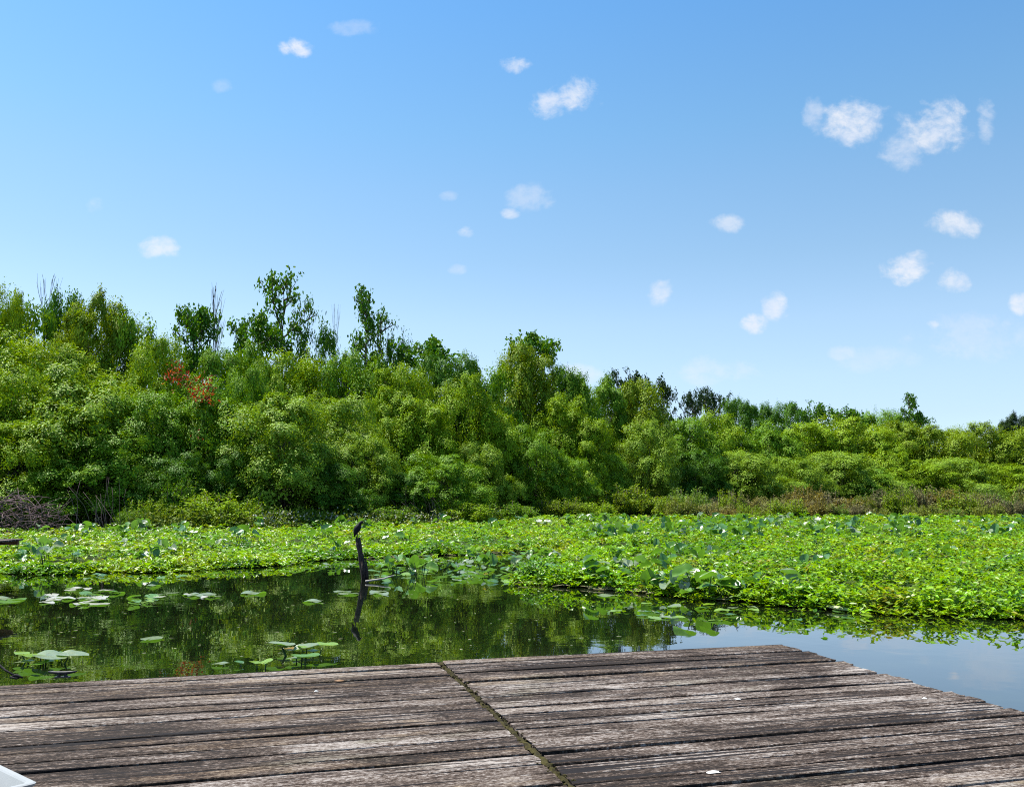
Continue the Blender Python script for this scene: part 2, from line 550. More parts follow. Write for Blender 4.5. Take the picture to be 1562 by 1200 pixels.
def trunk_mesh(name, seed, lobes, stems, r0, sides=6):
    """several tapering stems from the base, limbs run out into the leaf clumps"""
    rg = random.Random(seed)
    mb = MB()
    tops = sorted(lobes, key=lambda q: -q[0][2])
    mains = []
    for s in range(stems):
        c = tops[s * 2 % len(tops)][0]
        bx, by = rg.uniform(-.06, .06), rg.uniform(-.06, .06)
        pts = []
        for i in range(6):
            t = i / 5
            pts.append((bx + (c[0] * 0.8 - bx) * t ** 1.4 + rg.uniform(-.012, .012), by + (c[1] * 0.8 - by) * t ** 1.4 + rg.uniform(-.012, .012), (c[2] * 0.95) * t))
        mb.tube(pts, [r0 * (1 - 0.82 * i / 5) for i in range(6)], sides)
        mains.append(pts)
    for c, lr in lobes:
        pts = rg.choice(mains)
        zt = max(0.03, c[2] - rg.uniform(.12, .3))
        st = min(pts, key=lambda p: abs(p[2] - zt))
        m = [(st[k] + c[k]) / 2 + rg.uniform(-.02, .02) for k in range(3)]
        mb.tube([st, m, tuple(c)], [r0 * .38, r0 * .26, r0 * .1], 5)
    return mb.mesh(name, M_BARK, True)


def p_dome(t):
    return max(0.0, 0.80 + 0.45 * t - 1.25 * t ** 3.2)


def p_oval(t):
    return max(0.05, math.sin(math.pi * min(max(0.12 + 0.86 * t, 0), 1)) ** 0.7)


def p_column(t):
    return max(0.08, 0.62 + 0.6 * t - 1.15 * t ** 3)


def p_scrub(t):
    return max(0.1, 1.0 - 0.35 * t)


VAR = {}


def variant(key, seed, n_lobes, z0, prof, lobe_r, per_lobe, leaf, stems, r0, **kw):
    cm, lobes = crown_mesh("crown_" + key, seed, n_lobes, z0, prof, lobe_r, per_lobe, leaf, **kw)
    VAR[key] = (cm, trunk_mesh("trunk_" + key, seed + 50, lobes, stems, r0))


for i in range(4):
    variant("bush%d" % i, 10 + i, 34, 0.08, p_dome, (0.10, 0.20), 1500, 0.0195, 4, 0.012)
for i in range(4):
    variant("tall%d" % i, 30 + i, 36, 0.16, p_oval, (0.10, 0.19), 1500, 0.0195, 2, 0.018)
for i in range(3):
    variant("column%d" % i, 50 + i, 30, 0.05, p_column, (0.11, 0.21), 1500, 0.021, 3, 0.015)
for i in range(3):
    variant("loose%d" % i, 60 + i, 24, 0.30, p_oval, (0.07, 0.14), 300, 0.028, 2, 0.016, inner=0.02, clusters=12, aspect=0.6, spread=0.22, gap=0.4)


def spray_shrub(key, seed, stems, leaf, per, spread):
    """a scrubby shrub: a fan of upright wands from one root, leafy on their upper part, ragged on top"""
    rg = random.Random(seed)
    npr = np.random.default_rng(seed)
    mb = MB()
    Ps, Ts = [], []
    for i in range(stems):
        a = rg.uniform(0, 6.28); r0 = .34 * math.sqrt(rg.random()); out = spread * math.sqrt(rg.random())
        h = rg.uniform(.45, 1.0) * (1 - .45 * (out / spread) ** 2)
        b0 = np.array([r0 * math.cos(a), r0 * math.sin(a), 0.0])
        b1 = np.array([r0 * math.cos(a) + out * math.cos(a + rg.uniform(-.7, .7)) * .5, r0 * math.sin(a) + out * math.sin(a) * .5, h])
        mid = (b0 + b1) / 2 + np.array([rg.uniform(-.04, .04), rg.uniform(-.04, .04), .06])
        mb.tube([b0, mid, b1], [.008, .006, .002], 4)
        t = npr.uniform(.22, 1.0, (per, 1))
        q = b0 * (1 - t) ** 2 + 2 * mid * t * (1 - t) + b1 * t * t
        Ps.append(q + npr.normal(size=(per, 3)) * .028)
        Ts.append(npr.normal(size=(per, 3)) + np.array([math.cos(a) * .3, math.sin(a) * .3, .5]))
    P = np.concatenate(Ps); T = norm(np.concatenate(Ts))
    Nn = norm(npr.normal(size=P.shape) * .7 + np.array([0, 0, .7]) + P * np.array([1, 1, 0]))
    L = leaf * npr.uniform(.6, 1.4, len(P))
    V, F = leaf_quads(P, T, Nn, L, L * .42)
    VAR[key] = (mesh_np("crown_" + key, V, F, M_LEAF), mb.mesh("trunk_" + key, M_BARK, True))


for i in range(3):
    spray_shrub("scrub%d" % i, 70 + i, 120, 0.055, 60, .34)
for i in range(3):
    spray_shrub("spray%d" % i, 80 + i, 150, 0.042, 95, .40)


def limb_tree(name, seed, height_leaf, branches, leaf, per, flat=False, spire=False, bare=False, leafstart=0.35):
    """an open tree whose trunk, limbs and single leaf clumps show against the sky (unit height)"""
    rg = random.Random(seed)
    npr = np.random.default_rng(seed)
    mb = MB()
    pts = []
    x = y = 0.0
    for i in range(9):
        pts.append((x, y, i / 8 * (0.84 if flat else 0.98)))
        x += rg.uniform(-.02, .02); y += rg.uniform(-.02, .02)
    mb.tube(pts, [(0.009 if bare else 0.014) * (1 - 0.85 * i / 8) for i in range(9)], 6)
    ends = []
    rad_k = .6 if bare else 1.0
    for b in range(branches):
        t = leafstart + (1 - leafstart) * (b + rg.uniform(0, .8)) / branches
        k = min(int(t * 8), 7)
        f = t * 8 - k
        p0 = [pts[k][j] + (pts[k + 1][j] - pts[k][j]) * f for j in range(3)]
        a = rg.uniform(0, 2 * math.pi)
        if spire:
            ln = 0.20 * (1.15 - t) + 0.04
            up = 0.55
        elif flat:
            ln = rg.uniform(.22, .46); up = 0.35
        else:
            ln = rg.uniform(.14, .34) * (1.2 - 0.45 * t); up = rg.uniform(.3, .9)
        if bare:
            ln = rg.uniform(.2, .42); up = rg.uniform(2.2, 3.6)
        d = Vector((math.cos(a), math.sin(a), up)).normalized()
        if flat:
            ln = rg.uniform(.16, .40)
            d = Vector((math.cos(a), math.sin(a), max(.12, (rg.uniform(.88, 1.0) - p0[2]) / ln))).normalized()
            ln = ln / max(math.hypot(d.x, d.y), .5)
        ln = min(ln, max(.05, (1.0 - p0[2]) / max(d.z, .1)))
        q = []
        for i in range(5):
            s = i / 4
            q.append((p0[0] + d.x * ln * s + rg.uniform(-.008, .008), p0[1] + d.y * ln * s + rg.uniform(-.008, .008), p0[2] + d.z * ln * s * (1 - .15 * s)))
        mb.tube(q, [r_ * rad_k for r_ in (0.0055, 0.0045, 0.0036, 0.0026, 0.0015)], 5)
        ends += [q[2], q[3], q[4]]
        for tw in range(4):
            s0 = q[rg.choice((1, 2, 3))]
            j_ = .35 if bare else .9
            d2 = Vector((d.x + rg.uniform(-j_, j_), d.y + rg.uniform(-j_, j_), d.z + rg.uniform(-.3, .8))).normalized()
            l2 = ln * rg.uniform(.25, .5)
            e = (s0[0] + d2.x * l2, s0[1] + d2.y * l2, min(s0[2] + d2.z * l2, 1.0))
            mb.tube([s0, [(s0[j] + e[j]) / 2 + rg.uniform(-.006, .006) for j in range(3)], e], [.003 * rad_k, .0022 * rad_k, .0012 * rad_k], 4)
            ends.append(e)
    if not flat:
        ends.append(pts[-1])
    zmax = max(max(e[2] for e in ends), .05)
    mb.v = [(p[0], p[1], p[2] / zmax) for p in mb.v]
    ends = [(e[0], e[1], e[2] / zmax) for e in ends]
    tm = mb.mesh("trunk_" + name, M_DEADWOOD if bare else M_BARK, True)
    if bare:
        return tm
    E = np.array(ends)
    pc = np.repeat(E, per, 0) + npr.normal(size=(len(E) * per, 3)) * np.array([.019, .019, .013 if flat else .016])
    Nn = norm(npr.normal(size=pc.shape) * .7 + np.array([0, 0, .6]))
    T = norm(np.cross(Nn, npr.normal(size=pc.shape)) + np.array([0, 0, -.25]))
    L = leaf * npr.uniform(.7, 1.3, len(pc))
    V, F = leaf_quads(pc, T, Nn, L, L * .7)
    return mesh_np("crown_" + name, V, F, M_LEAF), tm


VAR["sweetgum"] = limb_tree("sweetgum", 5, 1, 22, 0.024, 9, leafstart=.38)
VAR["spire"] = limb_tree("spire", 6, 1, 34, 0.022, 9, spire=True, leafstart=.30)
VAR["sweetgumb"] = limb_tree("sweetgumb", 15, 1, 20, 0.022, 8, leafstart=.42)
VAR["spireb"] = limb_tree("spireb", 16, 1, 26, 0.022, 8, spire=True, leafstart=.35)
VAR["flatoak"] = limb_tree("flatoak", 8, 1, 15, 0.024, 22, flat=True, leafstart=.70)
VAR["openoak"] = limb_tree("openoak", 9, 1, 30, 0.024, 20, leafstart=.40)
BARE = [limb_tree("bare%d" % i, 20 + i, 1, 9, 0, 0, bare=True, leafstart=.45) for i in range(2)]

# tints (linear base colours of the leaves)
YEL = (0.225, 0.340, 0.013)
YGR = (0.205, 0.330, 0.012)
GRN = (0.142, 0.275, 0.015)
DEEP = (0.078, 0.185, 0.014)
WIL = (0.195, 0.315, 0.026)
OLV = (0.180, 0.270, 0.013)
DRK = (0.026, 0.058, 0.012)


def front_depth(px):
    return float(np.interp(px, [-300, 0, 400, 700, 900, 1100, 1562, 1900], [40, 41, 43, 50, 64, 86, 106, 118]))


rt = random.Random(3)


LIMBED = ('sweetgum', 'sweetgumb', 'spire', 'spireb', 'openoak', 'flatoak')


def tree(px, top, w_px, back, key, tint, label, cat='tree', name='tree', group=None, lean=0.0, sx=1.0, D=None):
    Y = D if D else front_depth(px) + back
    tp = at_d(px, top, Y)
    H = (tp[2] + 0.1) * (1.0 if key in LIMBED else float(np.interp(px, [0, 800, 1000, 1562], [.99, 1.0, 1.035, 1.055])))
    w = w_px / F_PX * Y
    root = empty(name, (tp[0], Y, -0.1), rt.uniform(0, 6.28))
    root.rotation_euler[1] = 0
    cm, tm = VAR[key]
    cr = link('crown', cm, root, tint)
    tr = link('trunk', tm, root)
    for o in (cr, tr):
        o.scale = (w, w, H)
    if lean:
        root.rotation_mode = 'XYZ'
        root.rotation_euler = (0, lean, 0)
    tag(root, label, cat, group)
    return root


B = 'bush'
TREES = [
    # px, top, width, extra depth, variant, tint, label
    (-60, 500, 240, 4, 'tall0', YGR, "yellow-green tree half cut off by the left edge of the photo"),
    (8, 440, 90, 9, 'tall1', YEL, "tall bright yellow-green tree at the extreme left of the skyline"),
    (45, 462, 120, 13, 'loose0', GRN, "loose airy tree with sky gaps beside the yellow-green edge tree"),
    (75, 520, 200, 6, 'tall2', YEL, "broad yellow-green tree leaning over the left thicket"),
    (152, 448, 150, 12, 'tall3', OLV, "tall olive-topped tree leaning right on the left skyline"),
    (100, 440, 90, 15, 'loose1', DEEP, "dark open crown poking above the olive leaning tree"),
    (212, 470, 110, 12, 'loose2', GRN, "ragged-topped green tree just right of the olive leaning tree"),
    (245, 515, 130, 8, 'tall1', YGR, "rounded yellow-green tree above the red leaf sprays"),
    (298, 475, 100, 14, 'openoak', DEEP, "dark open tree standing beside the bare dead stems"),
    (350, 522, 130, 10, 'tall0', GRN, "mid-green tree crown under the two bare dead stems"),
    (400, 488, 110, 13, 'openoak', DEEP, "dark ragged tree just left of the tall thin tree"),
    (444, 428, 125, 15, 'sweetgum', DEEP, "tall thin tree with separate leaf clumps, highest on the skyline"),
    (436, 540, 150, 10, 'tall2', YGR, "yellow-green crown below the tallest thin tree"),
    (490, 500, 80, 14, 'loose0', DEEP, "small airy dark tree between the two tall thin trees"),
    (552, 445, 110, 15, 'spire', DEEP, "narrow pointed dark tree rising above the thicket"),
    (540, 535, 140, 10, 'tall3', GRN, "full green tree at the foot of the pointed dark tree"),
    (475, 462, 70, 15, 'sweetgumb', DEEP, "wispy small-leaved tree just right of the tallest thin tree"),
    (378, 492, 80, 14, 'spireb', DEEP, "low pointed dark tree between the bare stems and the tallest thin tree"),
    (590, 478, 76, 15, 'sweetgumb', DEEP, "sparse tree leaning out on the right of the pointed dark tree"),
    (120, 462, 70, 15, 'sweetgumb', DEEP, "sparse dark twiggy top at the left of the skyline"),
    (604, 508, 60, 14, 'loose1', DEEP, "thin wispy dark tree right of the pointed tree"),
    (655, 525, 130, 13, 'openoak', DEEP, "dark broken crown on the skyline right of the pointed tree"),
    (688, 540, 150, 9, 'tall0', DEEP, "deep green round-topped tree in the middle of the skyline"),
    (612, 560, 120, 7, 'tall1', YGR, "light green tree behind the middle bushes left of centre"),
    (735, 550, 100, 10, 'loose2', GRN, "loose green tree tucked against the tall olive tree"),
    (800, 522, 130, 11, 'column0', OLV, "tall column-like olive tree, highest right of centre"),
    (818, 515, 120, 14, 'openoak', DEEP, "dark twiggy crown peeping above the olive column tree"),
    (865, 562, 100, 10, 'tall2', GRN, "green tree on the slope just right of the olive column tree"),
    (905, 578, 110, 12, 'tall3', GRN, "small green tree where the skyline drops right of centre"),
    (970, 568, 90, 18, 'flatoak', DRK, "dark flat-topped tree behind the round olive tree"),
    (975, 582, 125, 6, 'column1', OLV, "round-headed olive tree on the shoulder of the skyline"),
    (1012, 586, 50, 16, 'openoak', DRK, "dark wisp of a tree at the shoulder of the skyline"),
    (1055, 594, 62, 26, 'flatoak', DRK, "left one of two dark far oaks standing against the sky"),
    (1090, 596, 62, 26, 'flatoak', DRK, "right one of two dark far oaks standing against the sky"),
    (1130, 612, 80, 18, 'tall0', DEEP, "deep green rounded tree right of the two far oaks"),
    (1185, 622, 90, 18, 'tall1', DEEP, "dark green tree in the far skyline behind the yellowish bushes"),
    (1245, 616, 100, 20, 'flatoak', DEEP, "dark spreading tree above the far yellowish bushes"),
    (1290, 628, 80, 20, 'openoak', DEEP, "small dark tree left of the spiky far tree"),
    (1345, 632, 90, 18, 'tall2', GRN, "far green tree just before the spiky tree"),
    (1390, 602, 62, 16, 'spire', DEEP, "spiky open tree standing above the far right woods"),
    (1400, 632, 56, 16, 'openoak', DEEP, "low dark tree at the foot of the spiky far tree"),
    (1550, 638, 70, 40, 'tall3', DRK, "dark far tree at the right end of the skyline"),
    (1600, 640, 120, 40, 'tall1', DRK, "dark far tree cut off by the right edge of the photo"),
    # middle and front rows
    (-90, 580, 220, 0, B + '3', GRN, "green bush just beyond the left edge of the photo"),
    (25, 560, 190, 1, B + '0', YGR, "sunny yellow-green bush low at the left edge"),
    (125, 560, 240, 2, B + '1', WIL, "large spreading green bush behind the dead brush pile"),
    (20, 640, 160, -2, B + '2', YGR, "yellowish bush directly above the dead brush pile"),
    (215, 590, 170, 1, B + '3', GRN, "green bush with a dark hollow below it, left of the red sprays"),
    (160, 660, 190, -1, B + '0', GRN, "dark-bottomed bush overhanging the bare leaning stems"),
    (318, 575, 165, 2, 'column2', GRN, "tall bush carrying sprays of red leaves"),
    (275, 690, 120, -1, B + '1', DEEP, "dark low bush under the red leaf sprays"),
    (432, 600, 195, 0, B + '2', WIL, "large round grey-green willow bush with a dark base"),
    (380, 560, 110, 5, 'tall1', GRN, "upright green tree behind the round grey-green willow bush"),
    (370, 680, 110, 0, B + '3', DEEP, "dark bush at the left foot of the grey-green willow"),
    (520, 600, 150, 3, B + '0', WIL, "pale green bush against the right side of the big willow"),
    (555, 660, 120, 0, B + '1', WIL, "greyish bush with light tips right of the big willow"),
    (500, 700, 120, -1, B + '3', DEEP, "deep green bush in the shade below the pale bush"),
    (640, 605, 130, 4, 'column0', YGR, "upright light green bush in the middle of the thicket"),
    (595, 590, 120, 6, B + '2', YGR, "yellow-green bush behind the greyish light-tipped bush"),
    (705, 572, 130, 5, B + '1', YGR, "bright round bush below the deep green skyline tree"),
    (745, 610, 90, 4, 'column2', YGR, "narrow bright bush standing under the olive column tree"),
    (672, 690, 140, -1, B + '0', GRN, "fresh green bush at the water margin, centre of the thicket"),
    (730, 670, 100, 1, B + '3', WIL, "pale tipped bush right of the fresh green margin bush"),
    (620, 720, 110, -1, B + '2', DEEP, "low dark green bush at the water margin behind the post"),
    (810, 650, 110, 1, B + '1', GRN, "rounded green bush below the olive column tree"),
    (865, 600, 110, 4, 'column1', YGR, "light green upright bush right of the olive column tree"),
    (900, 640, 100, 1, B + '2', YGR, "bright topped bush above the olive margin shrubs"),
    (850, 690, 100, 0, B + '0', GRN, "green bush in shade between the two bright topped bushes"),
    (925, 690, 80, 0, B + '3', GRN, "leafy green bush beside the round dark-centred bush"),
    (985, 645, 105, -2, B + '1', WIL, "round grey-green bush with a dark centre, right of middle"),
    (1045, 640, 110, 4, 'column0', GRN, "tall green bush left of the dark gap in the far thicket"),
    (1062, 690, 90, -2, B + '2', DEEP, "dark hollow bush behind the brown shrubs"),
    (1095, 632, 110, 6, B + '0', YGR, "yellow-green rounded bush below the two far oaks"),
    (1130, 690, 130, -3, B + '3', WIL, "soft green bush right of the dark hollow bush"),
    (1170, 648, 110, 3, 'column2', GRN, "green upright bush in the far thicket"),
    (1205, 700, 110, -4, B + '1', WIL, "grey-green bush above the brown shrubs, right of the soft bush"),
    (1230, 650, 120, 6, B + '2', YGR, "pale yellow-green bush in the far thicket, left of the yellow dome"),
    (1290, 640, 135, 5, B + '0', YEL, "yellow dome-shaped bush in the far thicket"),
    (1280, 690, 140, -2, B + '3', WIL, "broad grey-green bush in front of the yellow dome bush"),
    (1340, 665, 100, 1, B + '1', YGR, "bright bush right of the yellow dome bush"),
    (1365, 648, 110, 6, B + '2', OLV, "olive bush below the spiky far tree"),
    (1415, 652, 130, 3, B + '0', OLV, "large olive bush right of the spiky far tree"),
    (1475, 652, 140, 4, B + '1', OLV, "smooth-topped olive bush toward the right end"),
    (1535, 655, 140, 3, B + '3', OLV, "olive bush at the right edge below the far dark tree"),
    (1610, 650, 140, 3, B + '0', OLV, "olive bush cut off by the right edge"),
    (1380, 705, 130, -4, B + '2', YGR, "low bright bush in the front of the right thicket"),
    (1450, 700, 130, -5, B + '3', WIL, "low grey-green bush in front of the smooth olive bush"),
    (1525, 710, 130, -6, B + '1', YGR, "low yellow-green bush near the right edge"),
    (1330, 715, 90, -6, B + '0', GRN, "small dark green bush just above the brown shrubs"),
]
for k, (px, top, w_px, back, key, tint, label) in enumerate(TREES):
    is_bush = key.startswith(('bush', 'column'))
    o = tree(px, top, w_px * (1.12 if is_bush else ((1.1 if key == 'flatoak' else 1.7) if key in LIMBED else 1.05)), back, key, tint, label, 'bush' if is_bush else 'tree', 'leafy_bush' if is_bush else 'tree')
    if "carrying sprays" in label:
        red_host = o

# red sprays on their bush
rg = np.random.default_rng(44)
Yr = front_depth(300) - 0.6
Ps = []
for (px, py, n, s) in ((264, 568, 90, .20), (276, 577, 80, .18), (290, 585, 60, .16), (312, 588, 120, .22), (298, 602, 80, .18), (318, 605, 60, .15), (300, 664, 12, .12), (270, 566, 40, .2)):
    c = at_d(px, py, Yr)
    Ps.append(c + rg.normal(size=(n * 45 // 100, 3)) * s * np.array([1.1, 1, 1.35]))
P = np.concatenate(Ps)
Nn = norm(rg.normal(size=P.shape) + np.array([0, -.3, .5]))
T = norm(rg.normal(size=P.shape) + np.array([0, 0, -.5]))
V, Fq = leaf_quads(P, T, Nn, rg.uniform(.14, .26, len(P)), rg.uniform(.06, .11, len(P)))
inv = Matrix.Translation(red_host.location) @ Matrix.Rotation(red_host.rotation_euler[2], 4, 'Z')
inv = np.array(inv.inverted())
V = V @ inv[:3, :3].T + inv[:3, 3]
rl = link('red_leaves', mesh_np('red_leaves', V, Fq, M_REDLEAF), red_host, (0.30, 0.075, 0.028))
rl['label'] = "drooping sprays of orange-red leaves"

# bare dead stems above the skyline
for i, (px, top, wpx, Y, lab) in enumerate([(322, 432, 100, 60, "tall bare grey dead tree with upright twigs on the skyline"),
                                          (78, 418, 100, 58, "thin bare dead stem above the left end of the skyline"),
                                          (338, 470, 80, 61, "shorter bare dead stem beside the tall dead tree"),
                                          (512, 462, 60, 62, "hair-thin bare stem between the two tall thin trees")]):
    tp = at_d(px, top, Y)
    o = link('dead_tree', BARE[i % 2])
    o.location = (tp[0], Y, 0)
    o.scale = (wpx / F_PX * Y * (1.7 if i != 3 else .8), wpx / F_PX * Y * 1.7, tp[2])
    o.rotation_euler = (0, 0, 1.3 * i)
    tag(o, lab, 'dead tree')

# small shrubs along the foot of the thicket
SHRUBS = [(232, 752, 74, -3, 'spray1', YGR, "small bright shrub at the foot of the thicket, beside bare stems"),
          (205, 772, 50, -4, 'spray2', GRN, "tiny green shrub by the dead brush pile"),
          (340, 744, 125, -3, 'spray0', YGR, "wide yellow-green shrub below the dark bush"),
          (272, 715, 70, -2, 'spray1', GRN, "leafy shrub tip in front of the dark hollow"),
          (415, 770, 80, -3, 'spray2', GRN, "low shrub below the large willow bush"),
          (480, 772, 80, -3, 'spray0', GRN, "low shrub dotted with white flowers, left of the bird"),
          (590, 765, 90, -3, 'spray1', GRN, "low shrub dotted with white flowers, right of the bird"),
          (540, 745, 80, -2, 'spray2', DEEP, "dark shrub directly behind the bird"),
          (700, 760, 100, -3, 'spray0', YGR, "low yellow-green shrub at the margin, centre"),
          (770, 762, 90, -4, 'spray1', GRN, "low green shrub between centre and the olive shrubs"),
          (855, 755, 80, -5, 'spray2', OLV, "reddish olive shrub at the marsh edge right of centre"),
          (945, 738, 100, -6, 'spray0', OLV, "round olive shrub at the marsh edge below the dark-centred bush"),
          (900, 762, 80, -8, 'spray1', YGR, "thin yellow-green shrub left of the round olive shrub"),
          (1005, 755, 80, -12, 'spray2', YGR, "bright shrub where the brown shrub belt begins")]
for (px, top, w_px, back, key, tint, label) in SHRUBS:
    tree(px, top, w_px * 1.1, back, key, tint, label, 'shrub', 'shrub')

# the belt of brown and olive shrubs on the right
BROWN = (0.185, 0.195, 0.045)
PURP = (0.170, 0.160, 0.065)
rs = random.Random(17)
for i in range(58):
    px = 1025 + i * 10.2 + rs.uniform(-9, 9)
    back = rs.random()
    top = rs.uniform(738, 757) if back > .45 else rs.uniform(756, 778)
    tint = rs.choice((BROWN, PURP, OLV, (0.17, 0.21, 0.025), (0.19, 0.18, 0.04), (0.13, 0.22, 0.025), (0.20, 0.17, 0.03)))
    Y = (61 if back > .45 else 55.5) + rs.uniform(-1.5, 1.5)
    tree(px, top, rs.uniform(40, 74), 0, 'scrub%d' % rs.randrange(3), tint, "brown and olive scrubby shrub in the low belt between marsh and right-hand bushes", 'shrub', 'scrub_shrub', 'scrubby shrubs in the brown belt', D=Y)

# dense wood behind everything that reads as one mass
rg = np.random.default_rng(5)
n = 60000
px = rg.uniform(-350, 1950, n)
top = np.interp(px, [-350, 0, 120, 250, 450, 700, 850, 1000, 1150, 1562, 1950], [520, 520, 520, 560, 570, 575, 580, 620, 650, 670, 670])
Y = np.array([front_depth(q) for q in px]) + rg.uniform(13, 19, n)
py = rg.uniform(0, 1, n) ** .8
zt = CAM_Z + (HORIZON - top) / F_PX * Y
x = (px - W_PX / 2) / F_PX * Y
z = zt * py * (0.86 + 0.14 * np.sin(x * .9) * np.sin(x * .37 + 1))
P = np.stack([x, Y, z], 1)
Nn = norm(rg.normal(size=P.shape) + np.array([0, -.5, .6])); T = norm(rg.normal(size=P.shape))
V, Fq = leaf_quads(P, T, Nn, rg.uniform(.3, .6, n), rg.uniform(.16, .3, n))
o = link('woods', mesh_np('woods', V, Fq, M_LEAF), None, DEEP)
tag(o, "dark green wood closing the view behind the bushes", 'woods', None, 'stuff')

# ------------------------------------------------------------------ terrain and water
EDGE = [(-500, 874), (-200, 871), (0, 872), (100, 876), (170, 871), (250, 872), (330, 866), (400, 864), (450, 856), (520, 852), (560, 850), (620, 847), (700, 845), (760, 842), (830, 840),
        (890, 846), (880, 868), (820, 884), (800, 889), (860, 893), (930, 897), (1000, 904), (1060, 912), (1130, 915), (1200, 925), (1280, 930), (1360, 935), (1430, 937), (1562, 944), (1750, 955), (2100, 965)]
edge_w = [on_z(a, b)[:2] for a, b in EDGE]
poly = np.array(edge_w + [(120.0, 140.0), (-120.0, 140.0)])


def inside(P2, poly):
    x, y = P2[:, 0], P2[:, 1]
    c = np.zeros(len(P2), bool)
    j = len(poly) - 1
    for i in range(len(poly)):
        xi, yi = poly[i]; xj, yj = poly[j]
        c ^= ((yi > y) != (yj > y)) & (x < (xj - xi) * (y - yi) / (yj - yi + 1e-12) + xi)
        j = i
    return c


def edge_dist(P2):
    best = np.full(len(P2), 1e9)
    for a, b in zip(edge_w[:-1], edge_w[1:]):
        a = np.array(a); d = np.array(b) - a
        t = np.clip(((P2 - a) @ d) / (d @ d), 0, 1)
        q = a + t[:, None] * d
        best = np.minimum(best, np.linalg.norm(P2 - q, axis=1))
    return best


mb = MB()
xs = np.linspace(-1500, 1500, 41); ys = [-600, -60, -10, 5, 20, 35, 43, 48, 60, 80, 120, 300, 900, 2500]
gv = []
for yy in ys:
    for xx in xs:
        z = -1.2 if yy < 44 else (-.35 if yy < 50 else (0.02 if yy < 70 else 0.12))
        if yy < -50:
            z = -1.2
        gv.append((xx, yy, z))
gf = []
nx = len(xs)
for j in range(len(ys) - 1):
    for i in range(nx - 1):
        gf.append((j * nx + i, j * nx + i + 1, (j + 1) * nx + i + 1, (j + 1) * nx + i))
mb.add(gv, gf)
o = link('ground', mb.mesh('ground', M_MUD)); o['kind'] = 'structure'
mb = MB()
mb.add([(-600, -400, 0), (600, -400, 0), (600, 66, 0), (-600, 66, 0)], [(0, 1, 2, 3)])
o = link('water', mb.mesh('water', M_WATER)); o['kind'] = 'structure'

# ------------------------------------------------------------------ marsh: mat of roots, then the leaves
from mathutils.geometry import tessellate_polygon
pl = [Vector((p[0], p[1], 0.012)) for p in edge_w] + [Vector((110.0, 64.0, 0.012)), Vector((-110.0, 64.0, 0.012))]
me = bpy.data.meshes.new('marsh_ground')
me.from_pydata([tuple(p) for p in pl], [], [tuple(t) for t in tessellate_polygon([pl])])
me.update()
me.materials.append(M_MAT)
o = link('marsh_ground', me); o['kind'] = 'structure'


def smooth_noise(P2, s, seed):
    """cheap value noise on a plane"""
    rg = np.random.default_rng(seed)
    tab = rg.uniform(0, 1, (64, 64))
    q = P2 * s
    i = np.floor(q).astype(int); f = q - i
    f = f * f * (3 - 2 * f)
    a = tab[i[:, 0] % 64, i[:, 1] % 64]; b = tab[(i[:, 0] + 1) % 64, i[:, 1] % 64]
    c = tab[i[:, 0] % 64, (i[:, 1] + 1) % 64]; d = tab[(i[:, 0] + 1) % 64, (i[:, 1] + 1) % 64]
    return (a * (1 - f[:, 0]) + b * f[:, 0]) * (1 - f[:, 1]) + (c * (1 - f[:, 0]) + d * f[:, 0]) * f[:, 1]


def marsh_height(P2):
    ed = edge_dist(P2)
    h = 0.06 + 0.26 * np.clip(ed / 1.8, 0, 1) ** .8
    h = h * (0.35 + 1.1 * smooth_noise(P2, 0.8, 1)) + 0.14 * smooth_noise(P2, 2.1, 2) - .03
    left = P2[:, 0] < 0.5
    return np.where(left, h * 0.8, h * 1.05)


def marsh_samples(n, rg, near=11.2, far=63.0):
    """points on the mat, thinner on the ground the farther off they are"""
    uu = rg.uniform(0, 1, n)
    Y = 1.0 / (1.0 / far + (1.0 / near - 1.0 / far) * uu)
    Y = np.where(rg.uniform(0, 1, n) < .25, rg.uniform(near, far, n), Y)
    X = Y * rg.uniform(-0.80, 0.80, n)
    P2 = np.stack([X, Y], 1)
    lim = np.array([front_depth(W_PX / 2 + q[0] / q[1] * F_PX) for q in P2]) - 2.2
    return P2[inside(P2, poly) & (Y < np.minimum(lim, 55))]


rg = np.random.default_rng(12)
P2 = marsh_samples(46000, rg)
ew = np.array(edge_w)
ne = 13000
seg = rg.choice(len(ew) - 1, ne, p=(lambda q: q / q.sum())(np.minimum(np.linalg.norm(ew[1:] - ew[:-1], axis=1), 9.0)))
tt = rg.uniform(0, 1, (ne, 1))
PE = ew[seg] * (1 - tt) + ew[seg + 1] * tt + rg.normal(size=(ne, 2)) * np.array([.45, .45])
ed_ = edge_dist(PE)
PE = PE[(inside(PE, poly) | (ed_ < rg.exponential(.22, len(PE)))) & (np.abs(PE[:, 0] / PE[:, 1]) < .9)]
n_mid = len(P2)
P2 = np.concatenate([P2, PE])
hole = (smooth_noise(P2, 1.3, 7) > .20 + .10 * rg.uniform(-1, 1, len(P2))) | (rg.uniform(0, 1, len(P2)) < .22)
n_mid = int(hole[:n_mid].sum())
P2 = P2[hole]
h = marsh_height(P2)
Yd = P2[:, 1]
k = 7                                                   # leaves of one rosette
np_ = len(P2)
size = (0.046 + 0.0029 * Yd) * rg.uniform(.75, 1.3, np_)
az = rg.uniform(0, 2 * math.pi, (np_, 1)) + np.arange(k) * (2 * math.pi / k) + rg.normal(size=(np_, k)) * .3
el = rg.uniform(-0.15, 0.75, (np_, k))
T = np.stack([np.cos(az) * np.cos(el), np.sin(az) * np.cos(el), np.sin(el)], 2).reshape(-1, 3)
